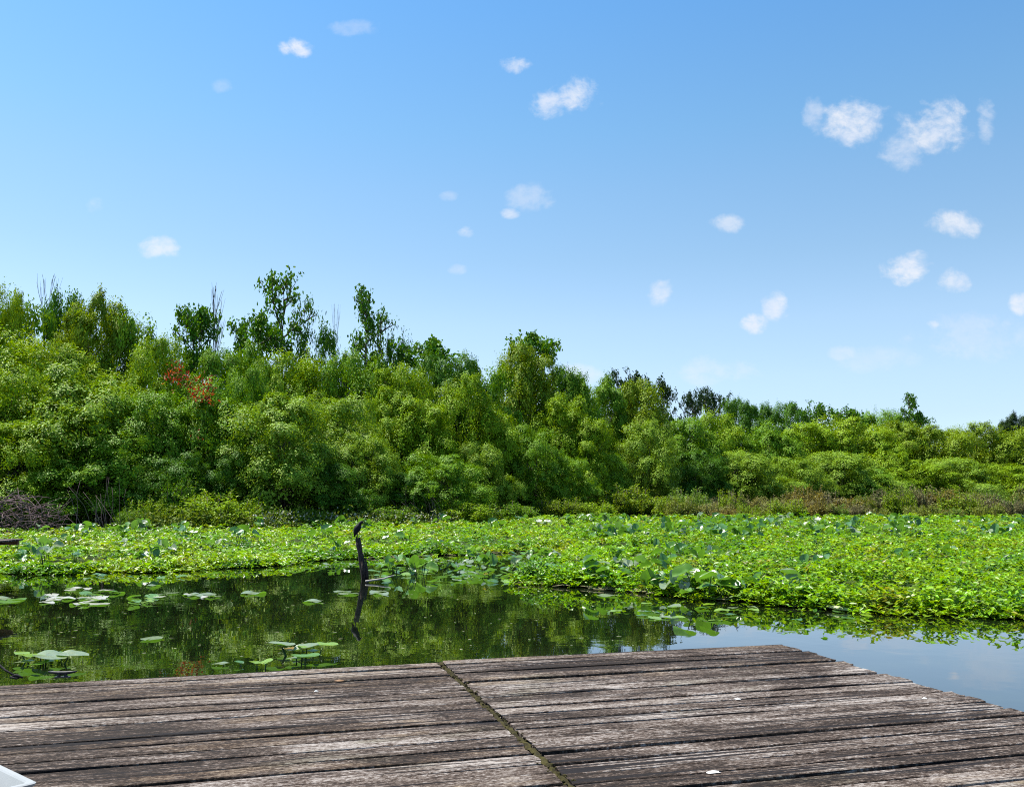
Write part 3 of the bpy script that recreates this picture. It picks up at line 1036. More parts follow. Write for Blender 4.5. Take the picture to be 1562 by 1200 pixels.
cz = h * np.where(np.arange(np_) < n_mid, rg.uniform(.45, 1.05, np_), rg.uniform(.0, 1.0, np_) + np.where(rg.uniform(0, 1, np_) < .1, .12, 0))
Pc = np.stack([P2[:, 0], P2[:, 1], np.maximum(cz, .02)], 1)
lay = rg.uniform(-.35, .12, (np_, k)) * size[:, None]
Pp = np.repeat(Pc, k, 0) + np.stack([rg.normal(size=np_ * k) * .02, rg.normal(size=np_ * k) * .02, lay.ravel()], 1)
Pp[:, 2] = np.maximum(Pp[:, 2], .016)
upv = norm(np.array([0, 0, 1.0]) + rg.normal(size=T.shape) * .25)
Nn = norm(upv - T * np.sum(upv * T, 1, keepdims=True))
L = np.repeat(size, k) * rg.uniform(.75, 1.25, np_ * k)
V, Fq = leaf_quads(Pp, T, Nn, L, L * .46, .12, .18)
o = link('marsh_plants', mesh_np('marsh_plants', V, Fq, M_MARSH))
tag(o, "bright lime green mat of floating marsh plants", 'marsh plants', None, 'stuff')

# upright shoots and a second, coarser layer at the mat's open edge
n = 5200
seg = rg.integers(0, len(edge_w) - 1, n)
ew = np.array(edge_w)
t = rg.uniform(0, 1, (n, 1))
base = ew[seg] * (1 - t) + ew[seg + 1] * t + rg.normal(size=(n, 2)) * np.array([.12, .16]) + np.array([0, .14])
ok = (np.abs(base[:, 0] / base[:, 1]) < .85) & (rg.uniform(0, 1, n) < np.clip(np.linalg.norm(ew[seg + 1] - ew[seg], axis=1) / 1.5, .1, 1))
base = base[ok]; n = len(base)
hh = rg.uniform(.03, .36, n) * np.where(base[:, 0] > .2, 1.0, .55)
Ps, Ts = [], []
for q in range(8):
    zq = hh * rg.uniform(.15, 1.05, n)
    Ps.append(np.stack([base[:, 0] + rg.normal(size=n) * .025, base[:, 1] + rg.normal(size=n) * .025, zq + .01], 1))
    a = rg.uniform(0, 6.28, n); e = rg.uniform(-.2, .7, n)
    Ts.append(np.stack([np.cos(a) * np.cos(e), np.sin(a) * np.cos(e), np.sin(e)], 1))
P = np.concatenate(Ps); T = np.concatenate(Ts)
Nn = norm(np.array([0, 0, 1.0]) + rg.normal(size=P.shape) * .4)
L = rg.uniform(.07, .13, len(P))
V, Fq = leaf_quads(P, T, Nn, L, L * .42)
o = link('water_weeds', mesh_np('water_weeds', V, Fq, M_MARSH))
tag(o, "leafy weed shoots fringing the open edge of the marsh", 'water weeds', None, 'stuff')

# brownish raft of dead stalks along the edge
rg = np.random.default_rng(77)
mb = MB()
for i in range(520):
    s = random.choice([(790, 888, 880, 894), (860, 893, 1000, 904), (860, 893, 1000, 904), (1000, 904, 1120, 914), (1200, 924, 1300, 926), (1300, 927, 1420, 931), (1420, 932, 1560, 938), (0, 871, 400, 864), (560, 850, 830, 841)])
    tt = random.random()
    p = on_z(s[0] + (s[2] - s[0]) * tt, s[1] + (s[3] - s[1]) * tt + random.gauss(0, 1.6))
    a = random.gauss(0.0, .5); l = random.uniform(.1, .45)
    q0 = (p[0] - math.cos(a) * l / 2, p[1] - math.sin(a) * l / 2, random.uniform(.012, .04))
    q1 = (p[0] + random.uniform(-.02, .02), p[1] + random.uniform(-.02, .02), random.uniform(.014, .05))
    q2 = (p[0] + math.cos(a) * l / 2, p[1] + math.sin(a) * l / 2, random.uniform(.012, .05))
    mb.tube([q0, q1, q2], [.005, .009, .004], 4)
o = link('dead_stalks', mb.mesh('dead_stalks', M_SCUM))
tag(o, "pale brown dead stalks floating along the marsh edge", 'dead stalks', None, 'stuff')

# white flowers of the creeper at the foot of the thicket
rg = np.random.default_rng(31)
n = 900
px = rg.uniform(380, 800, n); py = rg.normal(793, 7, n)
Yf = np.array([front_depth(q) for q in px]) - 4.0 - rg.uniform(0, 1.2, n)
P = np.stack([(px - W_PX / 2) / F_PX * Yf, Yf, np.maximum(CAM_Z + (HORIZON - py) / F_PX * Yf, .1)], 1)
Nn = norm(rg.normal(size=P.shape) + np.array([0, -.6, .8])); T = norm(rg.normal(size=P.shape))
V, Fq = leaf_quads(P, T, Nn, rg.uniform(.06, .12, n), rg.uniform(.06, .1, n))
o = link('white_flowers', mesh_np('white_flowers', V, Fq, M_FLOWER))
tag(o, "scatter of tiny white flowers along the foot of the thicket", 'flowers', None, 'stuff')
n = 9000
px = np.where(rg.uniform(0, 1, n) < .12, rg.uniform(-300, -60, n), rg.uniform(200, 1060, n)); py = rg.normal(798, 9, n)
Yf = np.array([front_depth(q) for q in px]) - 3.6 - rg.uniform(0, 1.6, n)
P = np.stack([(px - W_PX / 2) / F_PX * Yf, Yf, np.clip(CAM_Z + (HORIZON - py) / F_PX * Yf, .05, 1.2)], 1)
Nn = norm(rg.normal(size=P.shape) + np.array([0, -.4, .8])); T = norm(rg.normal(size=P.shape))
V, Fq = leaf_quads(P, T, Nn, rg.uniform(.12, .24, n), rg.uniform(.07, .13, n))
o = link('undergrowth', mesh_np('undergrowth', V, Fq, M_LEAF), None, (0.12, 0.17, 0.02))
tag(o, "low creeping undergrowth between marsh and thicket", 'undergrowth', None, 'stuff')


# ------------------------------------------------------------------ dead brush
def brush(name, px0, px1, top, Y, n, seed, label, upright=False):
    rg = random.Random(seed)
    a0, a1 = at_d(px0, 790, Y), at_d(px1, 790, Y)
    cx = (a0[0] + a1[0]) / 2; hw = (a1[0] - a0[0]) / 2
    H = at_d(px0, top, Y)[2]
    mb = MB()
    for i in range(n):
        x = rg.uniform(-1, 1)
        hmax = H * math.sqrt(max(0.05, 1 - x * x * .85))
        p = Vector((cx + x * hw, Y + rg.uniform(-.8, .8), rg.uniform(0, .25 if upright else hmax * .75)))
        d = Vector((rg.uniform(-1, 1), rg.uniform(-1, 1), rg.uniform(.6, 1.6) if upright else rg.uniform(-.25, .7))).normalized()
        if upright:
            d = Vector((rg.uniform(-.7, -.1), rg.uniform(-.3, .3), 1)).normalized()
        l = rg.uniform(.8, 1.5) * (H if upright else .9)
        pts = []
        q = p.copy()
        for s in range(5):
            pts.append(q.copy())
            q = q + d * (l / 4)
            d = (d + Vector((rg.uniform(-.35, .35), rg.uniform(-.35, .35), rg.uniform(-.35, .1) if not upright else rg.uniform(-.15, .1)))).normalized()
            q.z = max(q.z, .02)
        r = rg.uniform(.008, .014) if upright else rg.uniform(.010, .024)
        mb.tube(pts, [r, r * .9, r * .75, r * .6, r * .35], 4)
    o = link(name, mb.mesh(name, M_TWIG, True))
    tag(o, label, 'dead brush')
    return o


brush('brush_pile', -70, 82, 737, 35.4, 270, 1, "tangled purple-brown pile of dead brush at the left bank")
brush('bare_stems', 125, 195, 756, 35.6, 16, 2, "bare leaning stems under the dark-bottomed bush", True)
brush('bare_stems', 625, 690, 762, 45.5, 26, 3, "thin bare grey stems at the margin behind the marsh, right of the bird", True)
# ------------------------------------------------------------------ pond lilies


def lily_leaf_geo(seed, fold=0.12, curl=0.06, ln=1.0):
    """heart-shaped leaf, stalk joint at the origin, tip along +X"""
    rg = random.Random(seed)
    rings = []
    nseg = 22
    verts = [(0, 0, 0)]
    for r in (0.4, 0.75, 1.0):
        for i in range(nseg + 1):
            th = -math.pi * .955 + i * (2 * math.pi * .955) / nseg
            ell = 0.70 * ln / math.sqrt((math.cos(th)) ** 2 + (math.sin(th) * 1.75 * ln) ** 2) if math.cos(th) > 0 else 0.40 / math.sqrt((math.cos(th) * 1.0) ** 2 + (math.sin(th) * 1.0) ** 2)
            rr = ell * r * (1 + rg.uniform(-.02, .02))
            x, y = rr * math.cos(th), rr * math.sin(th)
            z = fold * abs(y) * 1.6 + curl * math.sin(th * 3 + seed) * r * r * .5 - 0.10 * max(x, 0) ** 2 * (1 if fold else 0) + rg.uniform(-.006, .006)
            verts.append((x, y, z))
    n1 = nseg + 1
    faces = []
    for i in range(nseg):
        faces.append((0, 1 + i, 2 + i))
    for q in range(2):
        o = 1 + q * n1
        for i in range(nseg):
            faces.append((o + i, o + n1 + i, o + n1 + i + 1, o + i + 1))
    return verts, faces


LEAVES = []
for s in range(4):
    mb = MB(); mb.add(*lily_leaf_geo(s, (.03, .08, .13, .06)[s], (.04, .06, .04, .07)[s])); LEAVES.append(mb.mesh('lily_leaf_%d' % s, M_LILY, True))
PADS = []
for s in range(4):
    mb = MB(); mb.add(*lily_leaf_geo(40 + s, 0.0 if s < 2 else .05, (.02, .05, .08, .04)[s])); PADS.append(mb.mesh('pad_%d' % s, M_LILY, True))

G1 = (0.085, 0.20, 0.020); G2 = (0.05, 0.14, 0.028); G3 = (0.16, 0.29, 0.02); G4 = (0.17, 0.235, 0.14); G5 = (0.25, 0.17, 0.04); G6 = (0.40, 0.43, 0.40)  # G4 and G6: white glare of the sky put into the leaf colour
rl = random.Random(9)


def lily_plant(label, leaves, base_px, group=None):
    """leaves: (px, py, height, length, heading deg, tilt deg, roll deg, tint, mesh)"""
    bp = on_z(*base_px)
    root = empty('lily_plant', (bp[0], bp[1], 0))
    tag(root, label, 'water lily', group)
    for (px, py, hz, ln, hd, tilt, roll, tint, mi) in leaves:
        p = on_z(px, py, hz)
        lf = link('leaf', LEAVES[mi], root, tint)
        lf.location = (p[0] - bp[0], p[1] - bp[1], hz)
        ln *= .64
        hz *= .75
        lf.rotation_euler = (R(roll * .12), R(-tilt * .45), R(hd))
        lf.scale = (ln, ln, ln)
        # stalk, in the plant's own space, hung under its leaf
        mb = MB()
        e = Vector((p[0] - bp[0], p[1] - bp[1], hz))
        s0 = Vector((e.x * .35, e.y * .35, -.25))
        mid = (s0 + e) / 2 + Vector((0, 0, .02))
        inv = Matrix.LocRotScale(lf.location, lf.rotation_euler, lf.scale).inverted()
        mb.tube([inv @ s0, inv @ mid, inv @ e], [.008 / ln, .007 / ln, .006 / ln], 6)
        link('stem', mb.mesh('stem', M_STEM, True), lf)
    return root


lily_plant("lily with bright green and silvery leaves near the dock's mooring cleat", [
    (62, 1000, .07, .44, 175, 8, 12, G3, 1), (66, 1010, .04, .36, 185, -14, -8, G1, 0), (70, 999, .09, .50, -18, -4, 22, G4, 1), (104, 999, .08, .40, 6, 2, 28, G4, 2), (34, 996, .08, .24, 140, 14, 10, G3, 0), (42, 1008, .03, .26, 200, 0, 10, G4, 0), (96, 998, .06, .3, 160, 12, 5, G1, 3)], (72, 1008))
lily_plant("lily with pale raised leaves and one browning leaf close to the deck edge", [
    (430, 983, .10, .34, 168, 18, 30, G4, 2), (432, 983, .10, .26, 5, 6, 20, G4, 1), (448, 989, .05, .36, 175, 0, 10, G5, 0), (462, 988, .07, .36, 25, 26, 25, G4, 2), (468, 986, .08, .24, 150, 14, 8, G3, 0), (492, 983, .09, .34, 10, 4, 14, G3, 1), (478, 992, .04, .24, 190, 4, 6, G3, 0), (460, 1001, .06, .26, 160, 18, 12, G1, 1), (466, 1001, .06, .3, 20, 16, 20, G1, 1), (452, 1003, .04, .22, 200, 4, 16, G4, 0)], (463, 1004))
lily_plant("small low lily with lime leaves almost touching the deck edge", [
    (392, 1010, .05, .17, 170, 22, 10, G3, 0), (406, 1009, .06, .17, 60, 35, 8, G3, 1), (366, 1010, .03, .14, 150, 20, 5, G2, 2), (340, 1011, .02, .22, 190, 0, 4, G4, 0)], (396, 1014))


def clump_mesh(name, seed, n, hmin, hmax, spread):
    rg = random.Random(seed)
    mb = MB()
    ms = MB()
    for i in range(n):
        a = rg.uniform(0, 6.28); r = spread * math.sqrt(rg.random())
        h = rg.uniform(hmin, hmax)
        e = Vector((r * math.cos(a), r * math.sin(a), h))
        ln = rg.uniform(.22, .36)
        M = Matrix.LocRotScale(e, Matrix.Rotation(rg.uniform(0, 6.28), 3, 'Z').to_quaternion() @ Matrix.Rotation(R(rg.choice((-70, -45, -30, -10, 5, 15, 25))), 3, 'Y').to_quaternion() @ Matrix.Rotation(R(rg.uniform(-35, 35)), 3, 'X').to_quaternion(), (ln, ln, ln))
        vs, fs = lily_leaf_geo(seed * 10 + i, rg.choice((.1, .25, .4)), .08)
        mb.add([M @ Vector(v_) for v_ in vs], fs)
        ms.tube([(e.x * .4, e.y * .4, -.2), (e.x * .75, e.y * .75, h * .55), tuple(e)], [.009, .008, .006], 5)
    return mb.mesh(name + '_leaves', M_LILY, True), ms.mesh(name + '_stems', M_STEM, True)


CL = [clump_mesh('clump_%d' % i, 100 + i, (5, 7, 9, 6, 4, 8)[i], .08, (.35, .42, .45, .3, .4, .38)[i], (.22, .3, .42, .3, .2, .4)[i]) for i in range(6)]


def clump(px, py, z, i, s, tint, label, group, rz=None):
    p = on_z(px, py, z)
    root = empty('lily_plant', (p[0], p[1], z), rl.uniform(0, 6.28) if rz is None else rz)
    a = link('leaf_cluster', CL[i][0], root, tint)
    b = link('stem_cluster', CL[i][1], root)
    a.scale = b.scale = (s, s, s)
    tag(root, label, 'water lily', group)


EDGE_CL = [(1005, 905, 3, 1.0, G2, "bluish lily clump at the left start of the right-hand marsh edge"), (1040, 910, 1, 1.05, G4, "lily clump with one pale tilted leaf left of the large dark clump"),
           (1075, 914, 2, 1.25, G1, "large dark-stemmed green lily clump on the marsh edge"), (1105, 913, 2, 1.0, G1, "green lily clump hugging the right side of the large dark clump"),
           (1150, 917, 3, 1.0, G2, "lily clump with a broad silvery leaf lying toward the water"), (1195, 915, 1, 1.1, G4, "pale silvery lily clump midway along the right-hand marsh edge"),
           (1222, 924, 4, .9, G2, "low lily clump drooping onto the water by the fallen stalk"), (930, 896, 2, 1.05, G1, "upright lily clump on the scum shelf right of the pad band"),
           (845, 884, 0, 1.1, G1, "tall-leaved lily standing at the tip of the marsh mat"), (875, 884, 4, .9, G3, "small lime lily beside the one at the mat's tip"),
           (740, 868, 3, .9, G1, "green lily clump in the dark water of the pad band"), (1285, 915, 4, .8, G1, "single upright green lily leaf behind the fallen stalk"),
           (1450, 932, 0, .8, G3, "thin stalked lily at the marsh edge near the right side"), (1498, 934, 4, .8, G2, "low lily leaf touching the water near the right side"),
           (1180, 895, 1, .8, G4, "silver leaf lily a little inside the marsh edge"), (1325, 872, 3, .9, G2, "dark lily clump standing alone in the lime green mat"), (1450, 858, 5, .9, G2, "dark bluish lily clump beside the reddish weeds"), (1105, 862, 5, .9, G4, "pale lily clump inside the marsh above the large dark clump")]
for px, py, i, s, tint, lab in EDGE_CL:
    clump(px, py, .0 if py > 866 else .1, i, s * .82, tint, lab, 'lily clumps along the marsh edge')

for q in range(16):
    clump(rl.uniform(600, 880), rl.uniform(850, 880), 0.0, rl.randrange(6), rl.uniform(.5, .75), rl.choice((G1, G3, G4)), "small upright lily clump standing in the crowded pad band", 'lily clumps in the pad band')
for q in range(170):
    z = .16
    while True:
        py = rl.uniform(796, 880) if q > 70 else rl.uniform(794, 826)
        px = rl.uniform(30, 1560) if q > 70 else rl.uniform(900, 1560)
        p = on_z(px, py, z)
        if inside(np.array([[p[0], p[1]]]), poly)[0] and p[1] < 62:
            break
    clump(px, py, z, rl.randrange(6), rl.uniform(.75, 1.1) * (1.0 if py < 830 else .7), rl.choice((G1, G2, G2, G4)), "glossy lily clump scattered among the low plants inside the marsh", 'lily clumps inside the marsh')


def pad(px, py, s, tint, label, group, tilt=3.0, z=.010):
    p = on_z(px, py, z)
    o = link('lily_pad', rl.choice(PADS), None, tint)
    o.location = (p[0], p[1], z + s * math.sin(R(tilt)) * .35)
    o.rotation_euler = (R(rl.uniform(-tilt, tilt)), R(rl.uniform(-tilt, tilt)), rl.uniform(0, 6.28))
    o.scale = (s, s, s)
    tag(o, label, 'lily pad', group)


def padset(n, x0, x1, y0, y1, s0, s1, label, group, tints=(G1, G4), tilt=3.0, skew=0.0):
    for q in range(n):
        f = rl.random()
        pad(x0 + (x1 - x0) * f, y0 + (y1 - y0) * rl.random() + skew * f, rl.uniform(s0, s1) * .64, rl.choice(tints), label, group, tilt)


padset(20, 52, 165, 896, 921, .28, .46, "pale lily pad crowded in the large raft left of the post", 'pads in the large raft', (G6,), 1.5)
padset(14, 120, 232, 900, 922, .22, .36, "green lily pad in the leafy right half of the large raft", 'green pads of the large raft', (G1, G3), 14)
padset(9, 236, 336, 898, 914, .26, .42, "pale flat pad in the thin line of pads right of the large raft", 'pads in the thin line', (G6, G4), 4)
padset(3, -10, 30, 912, 919, .4, .55, "pale pad floating at the left edge of the photo", 'pads at the left edge')
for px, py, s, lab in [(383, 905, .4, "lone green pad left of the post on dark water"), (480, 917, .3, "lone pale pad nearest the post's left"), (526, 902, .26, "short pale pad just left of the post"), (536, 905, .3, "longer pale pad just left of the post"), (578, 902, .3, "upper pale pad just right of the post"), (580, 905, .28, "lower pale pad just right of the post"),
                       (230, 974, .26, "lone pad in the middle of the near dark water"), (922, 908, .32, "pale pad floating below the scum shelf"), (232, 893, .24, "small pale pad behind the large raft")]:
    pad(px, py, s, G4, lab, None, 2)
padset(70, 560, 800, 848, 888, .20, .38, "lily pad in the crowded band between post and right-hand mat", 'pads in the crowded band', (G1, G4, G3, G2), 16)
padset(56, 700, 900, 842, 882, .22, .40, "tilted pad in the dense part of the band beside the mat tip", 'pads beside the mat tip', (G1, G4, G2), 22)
padset(26, 330, 560, 852, 872, .18, .32, "small pad along the marsh edge left of the post", 'pads along the left marsh edge', (G1, G4), 12)
padset(18, 0, 330, 868, 884, .18, .32, "small pad along the far left marsh edge", 'pads along the far left marsh edge', (G1, G2), 12)
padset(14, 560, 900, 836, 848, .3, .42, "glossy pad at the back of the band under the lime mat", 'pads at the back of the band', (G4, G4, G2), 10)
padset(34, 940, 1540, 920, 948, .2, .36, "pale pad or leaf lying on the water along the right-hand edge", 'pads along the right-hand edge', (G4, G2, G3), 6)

# bits of floating leaf litter
rg = np.random.default_rng(8)
n = 170
px = rg.uniform(0, 1000, n); py = 885 + 120 * rg.uniform(0, 1, n) ** 1.4
P = np.array([on_z(a, b, .006) for a, b in zip(px, py)])
a = rg.uniform(0, 6.28, n)
T = np.stack([np.cos(a), np.sin(a), a * 0], 1)
Nn = np.tile(np.array([0, 0, 1.0]), (n, 1))
V, Fq = leaf_quads(P, T, Nn, rg.uniform(.02, .07, n), rg.uniform(.015, .035, n), .05, 0)
o = link('leaf_litter', mesh_np('leaf_litter', V, Fq, M_LILY), None, (.3, .32, .2))
tag(o, "tiny scraps of leaf floating on the dark water", 'leaf litter', None, 'stuff')

# fallen pale stalk at the right-hand edge
mb = MB()
p0, p1, p2 = on_z(1247, 921, .05), on_z(1280, 927, .05), on_z(1306, 931, .02)
mb.tube([p0, (p0 + p1) / 2, p1, (p1 + p2) / 2, p2], [(.03, .012), (.05, .02), (.06, .025), (.05, .02), (.025, .012)], 8)
mm = simple("pale_stalk", (0.30, 0.36, 0.14), (0.46, 0.50, 0.26), .5, 6)
o = link('fallen_stalk', mb.mesh('fallen_stalk', mm, True)); tag(o, "thick pale green stalk lying on the water at the marsh edge", 'stalk')

# ------------------------------------------------------------------ post with the bird
pb = on_z(556, 884)
D = pb[1]
zt = at_d(546, 822, D)
mb = MB()
pts, rad = [], []
rr = random.Random(4)
for i in range(12):
    t = i / 11
    z = -0.5 + (zt[2] + .5) * t
    s = max(0.0, min(1.0, z / zt[2]))
    x = pb[0] + (zt[0] - pb[0]) * (z / zt[2] if z > 0 else z * .3)
    pts.append((x + rr.uniform(-.006, .006), D + rr.uniform(-.006, .006), z))
    rad.append((.058 - .014 * s + rr.uniform(-.008, .008), .058 - .014 * s))
mb.tube(pts, rad, 11)
# splintered top
for k in range(5):
    a = k * 1.25
    mb.tube([(zt[0] + .03 * math.cos(a), D + .03 * math.sin(a), zt[2] - .05), (zt[0] + .035 * math.cos(a), D + .035 * math.sin(a), zt[2] + rr.uniform(.005, .035))], [.022, .008], 5)
root = empty('mooring_post', (pb[0], D, 0))
o = link('shaft', mb.mesh('shaft', M_POST, True), root); o.location = (-pb[0], -D, 0)
tag(root, "dark rotten leaning post standing in the water with a bird on top", 'post')
mb = MB()
for k in range(7):
    x0 = 551 + k * 1.5 + rr.uniform(-1, 1)
    y0 = rr.uniform(846, 862)
    mb.tube([at_d(x0, y0, D - .06), at_d(x0 + 1.4, (y0 + 884) / 2, D - .085), at_d(x0 + 1.8, 885, D - .08)], [.005, .013, .010], 5)
o = link('split_wood', mb.mesh('split_wood', M_POST, True), root); o.location = (-pb[0], -D, 0)
# sunken branch beside the post
mb = MB()
mb.tube([on_z(558, 886, .03), on_z(572, 884, .045), on_z(586, 882, .07), on_z(594, 879, .09), on_z(602, 877, .10)], [.02, .018, .016, .012, .007], 6)
o = link('broken_branch', mb.mesh('broken_branch', simple("bleached_wood", (.3, .27, .23), (.5, .46, .4), .8, 20), True)); tag(o, "bleached broken branch lying on the water beside the post", 'branch')

# bird: one continuous body, tail to bill
K = D / F_PX      # metres for one pixel of the photograph at the post


def bpt(px, py, dy=0.0):
    q = at_d(px, py, D)
    return Vector((q[0], D + dy, q[2]))


mb = MB()
path = [(540.2, 818.5), (541.0, 816), (541.8, 813), (543.2, 809.5), (545.0, 806), (546.8, 803), (548.2, 800.6), (549.2, 798.4), (550.4, 796.8), (551.8, 796.3), (553.2, 796.6), (554.0, 796.9)]
wid = [1.2, 1.6, 3.0, 4.7, 5.4, 4.9, 3.6, 2.8, 2.6, 2.3, 1.5, .8]
mb.tube([bpt(a, b) for a, b in path], [(w_ * K * .95, w_ * K) for w_ in wid], 14)
bird = empty('bird', (zt[0], D, zt[2]))
tag(bird, "small black water bird perched hunched on the rotten post", 'bird')
o = link('body', mb.mesh('body', M_BIRD, True), bird); o.location = (-zt[0], -D, -zt[2])
mb = MB()
mb.tube([bpt(553.4, 796.7), bpt(555.5, 797.1), bpt(557.8, 797.9)], [.75 * K, .5 * K, .15 * K], 8)
o = link('beak', mb.mesh('beak', M_BILL, True), bird); o.location = (-zt[0], -D, -zt[2])
for s in (-1, 1):
    mb = MB()
    mb.tube([bpt(543.6, 811.5, s * 1.6 * K), bpt(545.0, 816, s * 1.7 * K), bpt(544.6, 821.3, s * 1.7 * K)], [1.1 * K, .55 * K, .5 * K], 7)
    for a in (-1.6, 0.4, 2.2):
        mb.tube([bpt(544.6, 821.0, s * 1.7 * K), bpt(544.6 + a, 821.8, (s * 1.7 - .8) * K)], [.45 * K, .25 * K], 5)
    o = link('leg', mb.mesh('leg', M_BILL, True), bird); o.location = (-zt[0], -D, -zt[2])
    mb = MB()
    mb.tube([bpt(547.5, 802.5, s * 3.4 * K), bpt(545.2, 806, s * 4.5 * K), bpt(542.6, 811, s * 3.4 * K), bpt(540.6, 816, s * 1.2 * K)], [(1.6 * K, .7 * K), (2.6 * K, .9 * K), (2.1 * K, .8 * K), (.7 * K, .4 * K)], 9)
    o = link('wing', mb.mesh('wing', M_BIRD, True), bird); o.location = (-zt[0], -D, -zt[2])

# ------------------------------------------------------------------ the dock
AZ = R(15.6)
corner = on_z(1192, 982, DECK_Z)
dock = empty('wooden_dock', (corner[0], corner[1], 0), AZ)
tag(dock, "weathered grey-brown plank dock with a mossy seam in the foreground", 'dock')
ca, sa = math.cos(AZ), math.sin(AZ)


def to_dock(p):
    dx, dy = p[0] - corner[0], p[1] - corner[1]
    return np.array([dx * ca + dy * sa, -dx * sa + dy * ca])


sA = to_dock(on_z(661, 1003, DECK_Z)); sB = to_dock(on_z(880, 1200, DECK_Z))
seam_x = float((sA[0] + sB[0]) / 2)


def planks(mb, x0, x1, y_far, y_near, seed, end_jit0, end_jit1):
    """boards across the section, worn edges, uneven ends"""
    rg = random.Random(seed)
    y = y_far
    while y > y_near:
        w = rg.uniform(.108, .142)
        gap = rg.choice((.008, .011, .015, .019, .024)) + rg.uniform(-.003, .003)
        a0 = x0 + rg.uniform(*end_jit0)
        a1 = x1 + rg.uniform(*end_jit1)
        ns = max(6, int((a1 - a0) / .16))
        z0 = DECK_Z + rg.uniform(-.004, .003)
        cup = rg.uniform(-.003, .004)
        ph = [rg.uniform(0, 6.28) for _ in range(4)]
        prof = [(-.5, -.042, 0), (-.5, -.008, 0), (-.482, -.0015, 0), (-.44, .001, 0), (-.18, cup, 0), (.18, cup, 0), (.44, .001, 0), (.482, -.0015, 0), (.5, -.008, 0), (.5, -.042, 0)]
        verts, faces = [], []
        for i in range(ns + 1):
            x = a0 + (a1 - a0) * i / ns
            e1 = .003 * math.sin(x * 3.1 + ph[0]) + .002 * math.sin(x * 11 + ph[1]) + rg.uniform(-.0018, .0018)
            e2 = .003 * math.sin(x * 2.7 + ph[2]) + .002 * math.sin(x * 9 + ph[3]) + rg.uniform(-.0018, .0018)
            zz = .0025 * math.sin(x * 1.3 + ph[0])
            for (fy, fz, _) in prof:
                yy = y - w / 2 + fy * w + (e1 if fy < 0 else e2) * min(1, abs(fy) * 2)
                verts.append((x + (rg.uniform(-.006, .006) if i in (0, ns) else 0), yy, z0 + zz + fz + rg.uniform(-.0006, .0006)))
        m = len(prof)
        for i in range(ns):
            for k in range(m):
                k2 = (k + 1) % m
                faces.append((i * m + k, (i + 1) * m + k, (i + 1) * m + k2, i * m + k2))
        faces.append(tuple(range(m)))
        faces.append(tuple(ns * m + k for k in range(m - 1, -1, -1)))
        mb.add(verts, faces)
        y -= w + gap
    return y


mb = MB(); planks(mb, seam_x + .018, 0.0, 0.0, -7.6, 11, (-.004, .006), (-.035, .03))
o = link('deck_section', mb.mesh('deck_section_a', M_DECK), dock)
mb = MB(); planks(mb, seam_x - 8.5, seam_x - .018, -.045, -7.6, 12, (-.03, .03), (-.006, .004))
o = link('deck_section', mb.mesh('deck_section_b', M_DECK), dock)
mb = MB()
rr = random.Random(2)
pts, rad = [], []
ns = 260
for i in range(ns + 1):
    yy = -.02 - 7.4 * i / ns
    pts.append((seam_x + rr.uniform(-.006, .006), yy, DECK_Z - .010 + rr.uniform(-.006, .006)))
    rad.append((rr.uniform(.010, .022), rr.uniform(.006, .014)))
mb.tube(pts, rad, 6)
for i in range(260):
    yy = -.05 - rr.random() ** 1.2 * 7.0
    x = seam_x + rr.gauss(0, .016)
    r = rr.uniform(.003, .010)
    mb.tube([(x - r, yy, DECK_Z - .002), (x, yy + rr.uniform(-.01, .01), DECK_Z - .002), (x + r, yy, DECK_Z - .004)], [r * .5, r * .8, r * .4], 6)
o = link('moss', mb.mesh('moss', M_MOSS, False), dock)
o['label'] = "dark mossy dirt filling the seam between the two deck sections"
for (x0, x1, y0, y1) in [(-8.4 + seam_x, -.06, -.10, -.055), (seam_x + .03, -.055, -7.5, -7.45)]:
    mb = MB(); mb.box((x0, y0, DECK_Z - .24), (x1, y1, DECK_Z - .05)); link('beam', mb.mesh('beam', M_BEAM), dock)
for x in (-.10, -1.2, seam_x + .10, seam_x - .14, seam_x - 1.6, seam_x - 3.2, seam_x - 4.8, seam_x - 6.4, seam_x - 8.2):
    mb = MB(); mb.box((x - .025, -7.4, DECK_Z - .23), (x + .025, -.11, DECK_Z - .052)); link('joist', mb.mesh('joist', M_BEAM), dock)
for x, yy in ((-.35, -.35), (seam_x, -.35), (seam_x - 3.5, -.35), (-.35, -4.0), (seam_x, -4.0), (seam_x - 3.5, -4.0)):
    mb = MB(); mb.tube([(x, yy, -1.3), (x, yy, -.3), (x, yy, DECK_Z - .25)], [.09, .085, .08], 10); link('pile', mb.mesh('pile', M_BEAM, True), dock)

# cleat on the far edge
cpos = on_z(95, 1033, DECK_Z)
root = empty('mooring_cleat', (cpos[0], cpos[1], DECK_Z), AZ * .3)
tag(root, "low black iron mooring cleat on the far dock edge", 'cleat')
mb = MB()
for s in (-1, 1):
    mb.tube([(s * .022, 0, .002), (s * .02, 0, .012), (s * .017, 0, .026)], [.014, .010, .010], 8)
mb.box((-.045, -.018, .0), (.045, .018, .006))
link('base', mb.mesh('base', M_BLACK), root)
mb = MB()
mb.tube([(-.085, 0, .036), (-.055, 0, .032), (-.02, 0, .028), (.02, 0, .028), (.055, 0, .032), (.085, 0, .036)], [.004, .008, .011, .011, .008, .004], 8)
link('horn', mb.mesh('horn', M_BLACK, True), root)

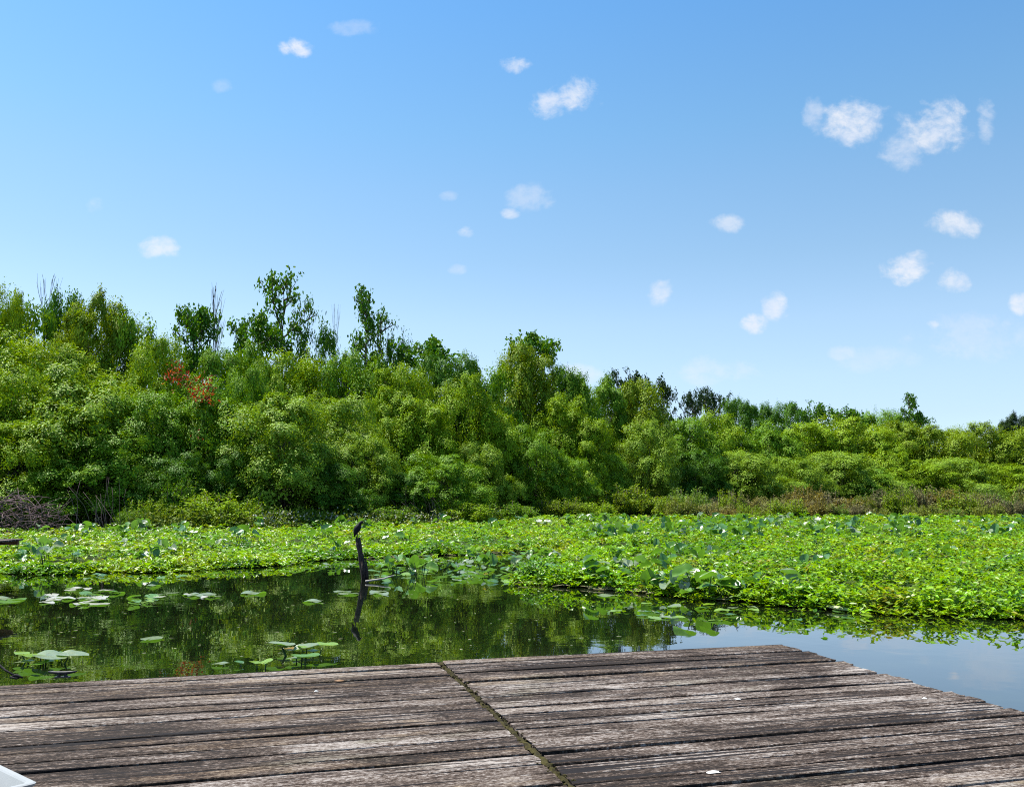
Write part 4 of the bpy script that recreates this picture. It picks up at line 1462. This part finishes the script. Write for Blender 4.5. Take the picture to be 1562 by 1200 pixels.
# black mooring line with its eye on the deck
p0 = on_z(23, 1035, DECK_Z)
mb = MB()
pe = at_d(-120, 870, p0[1] + .35)
pm = [Vector(p0) * (1 - t) + Vector(pe) * t - Vector((0, 0, .05 * math.sin(math.pi * t))) for t in [i / 10 for i in range(11)]]
pm[0].z = DECK_Z + .018
mb.tube(pm, [.0065] * 11, 8)
root = empty('mooring_line', (p0[0], p0[1], DECK_Z))
o = link('rope', mb.mesh('rope', M_ROPE, True), root); o.location = (-p0[0], -p0[1], -DECK_Z)
mb = MB()
ring = [(.026 * math.cos(a), .02 * math.sin(a), .010 + .004 * math.sin(a * 2)) for a in [k * 2 * math.pi / 14 for k in range(15)]]
mb.tube(ring, [.0055] * 15, 7)
mb.tube([(-.03, 0, .006), (-.005, .004, .02), (.012, -.004, .022), (.05, -.008, .008)], [.005, .009, .009, .005], 7)
link('knot', mb.mesh('knot', M_ROPE, True), root)
tag(root, "thin black mooring line tied down at the dock's left far edge", 'rope')

# white tray, one corner in view
tz = DECK_Z + .085
c0 = on_z(57, 1192, tz); e1 = on_z(0, 1165, tz)
dirv = Vector((e1[0] - c0[0], e1[1] - c0[1], 0)).normalized()
root = empty('plastic_tray', (c0[0], c0[1], DECK_Z + .002), math.atan2(dirv.y, dirv.x))
tag(root, "white plastic tray poking in at the bottom left corner", 'tray')
Lx, Ly, Hh = .62, .42, .083
mb = MB()
# outer wall, rim and inner wall as one lofted shell (local x along the rim, local y to the left)
loops = []
for (ins, z) in ((.045, 0.0), (.014, Hh - .012), (0.0, Hh - .012), (-.002, Hh - .003), (.004, Hh), (.020, Hh), (.025, Hh - .005), (.055, .012)):
    r = .02
    lp = []
    for (cx, cy_, a0) in ((Lx - ins - r, ins + r, -90), (Lx - ins - r, Ly - ins - r, 0), (ins + r, Ly - ins - r, 90), (ins + r, ins + r, 180)):
        for q in range(5):
            a = R(a0 + q * 22.5)
            lp.append((cx + r * math.cos(a), cy_ + r * math.sin(a), z))
    loops.append(lp)
n = len(loops[0])
vs = [p for lp in loops for p in lp]
fs = []
for i in range(len(loops) - 1):
    for k in range(n):
        k2 = (k + 1) % n
        fs.append((i * n + k, i * n + k2, (i + 1) * n + k2, (i + 1) * n + k))
fs.append(tuple(range(n - 1, -1, -1)))
fs.append(tuple((len(loops) - 1) * n + k for k in range(n)))
mb.add(vs, fs)
link('basin', mb.mesh('basin', M_WHITE, False), root)

# small things lying on the deck
def scrap(px, py, s, m, name, label, cat, seed, lift=.004):
    rg = random.Random(seed)
    p = on_z(px, py, DECK_Z)
    mb = MB()
    vs = [(0, 0, .009)]
    nn = 11
    for k in range(nn):
        a = 2 * math.pi * k / nn
        r = rg.uniform(.65, 1.1)
        vs.append((s * r * math.cos(a), s * .55 * r * math.sin(a), .001))
    vs.append((0, 0, .0))
    fs = [(0, 1 + k, 1 + (k + 1) % nn) for k in range(nn)] + [(nn + 1, 1 + (k + 1) % nn, 1 + k) for k in range(nn)]
    mb.add(vs, fs)
    o = link(name, mb.mesh(name, m, False)); o.location = (p[0], p[1], DECK_Z + lift); o.rotation_euler = (0, 0, AZ + rg.uniform(-.3, .3))
    tag(o, label, cat)


scrap(1088, 1179, .034, M_DROP, 'white_chip', "small white chip lying on the planks at bottom right", 'chip', 1)
scrap(517, 1039, .03, M_BROWNLEAF, 'dead_leaf', "curled brown dead leaf on the planks left of the seam", 'leaf', 2)
scrap(482, 1055, .016, M_DROP, 'white_chip', "tiny pale chip on the planks below the dead leaf", 'chip', 3)
scrap(1125, 1001 + 66, .02, M_DROP, 'white_chip', "tiny pale chip on the planks right of the seam", 'chip', 5)
scrap(1410, 1066, .02, M_DROP, 'white_chip', "tiny pale chip near the dock's right edge", 'chip', 6)

# ------------------------------------------------------------------ neighbour's dock end at the left edge
z_n = .90
Dn = 15.0
q0 = at_d(30, 822, Dn)
root = empty('neighbour_dock', (q0[0], Dn, 0), R(3))
tag(root, "end of another plank dock reaching in at the left edge", 'dock')
dz = q0[2]
mb = MB()
for k in range(6):
    mb.box((-2.6, -.02 - k * .155, dz - .025), (0 + rt.uniform(-.02, .02), .125 - k * .155, dz))
link('decking', mb.mesh('decking', M_DECK), root)
mb = MB(); mb.box((-2.6, -.86, dz - .10), (-.06, -.80, dz - .027)); mb.box((-2.6, .06, dz - .10), (-.06, .11, dz - .027))
o = link('beam', mb.mesh('beam', simple("brown_beam", (.13, .07, .035), (.26, .15, .08), .8, 12)), root)
for x, yy in ((-.38, -.74), (-.38, .02), (-2.0, -.74)):
    mb = MB(); mb.tube([(x, yy, -1), (x, yy, .0), (x, yy, dz - .04)], [.06, .055, .05], 9); link('pile', mb.mesh('pile', M_POST, True), root)
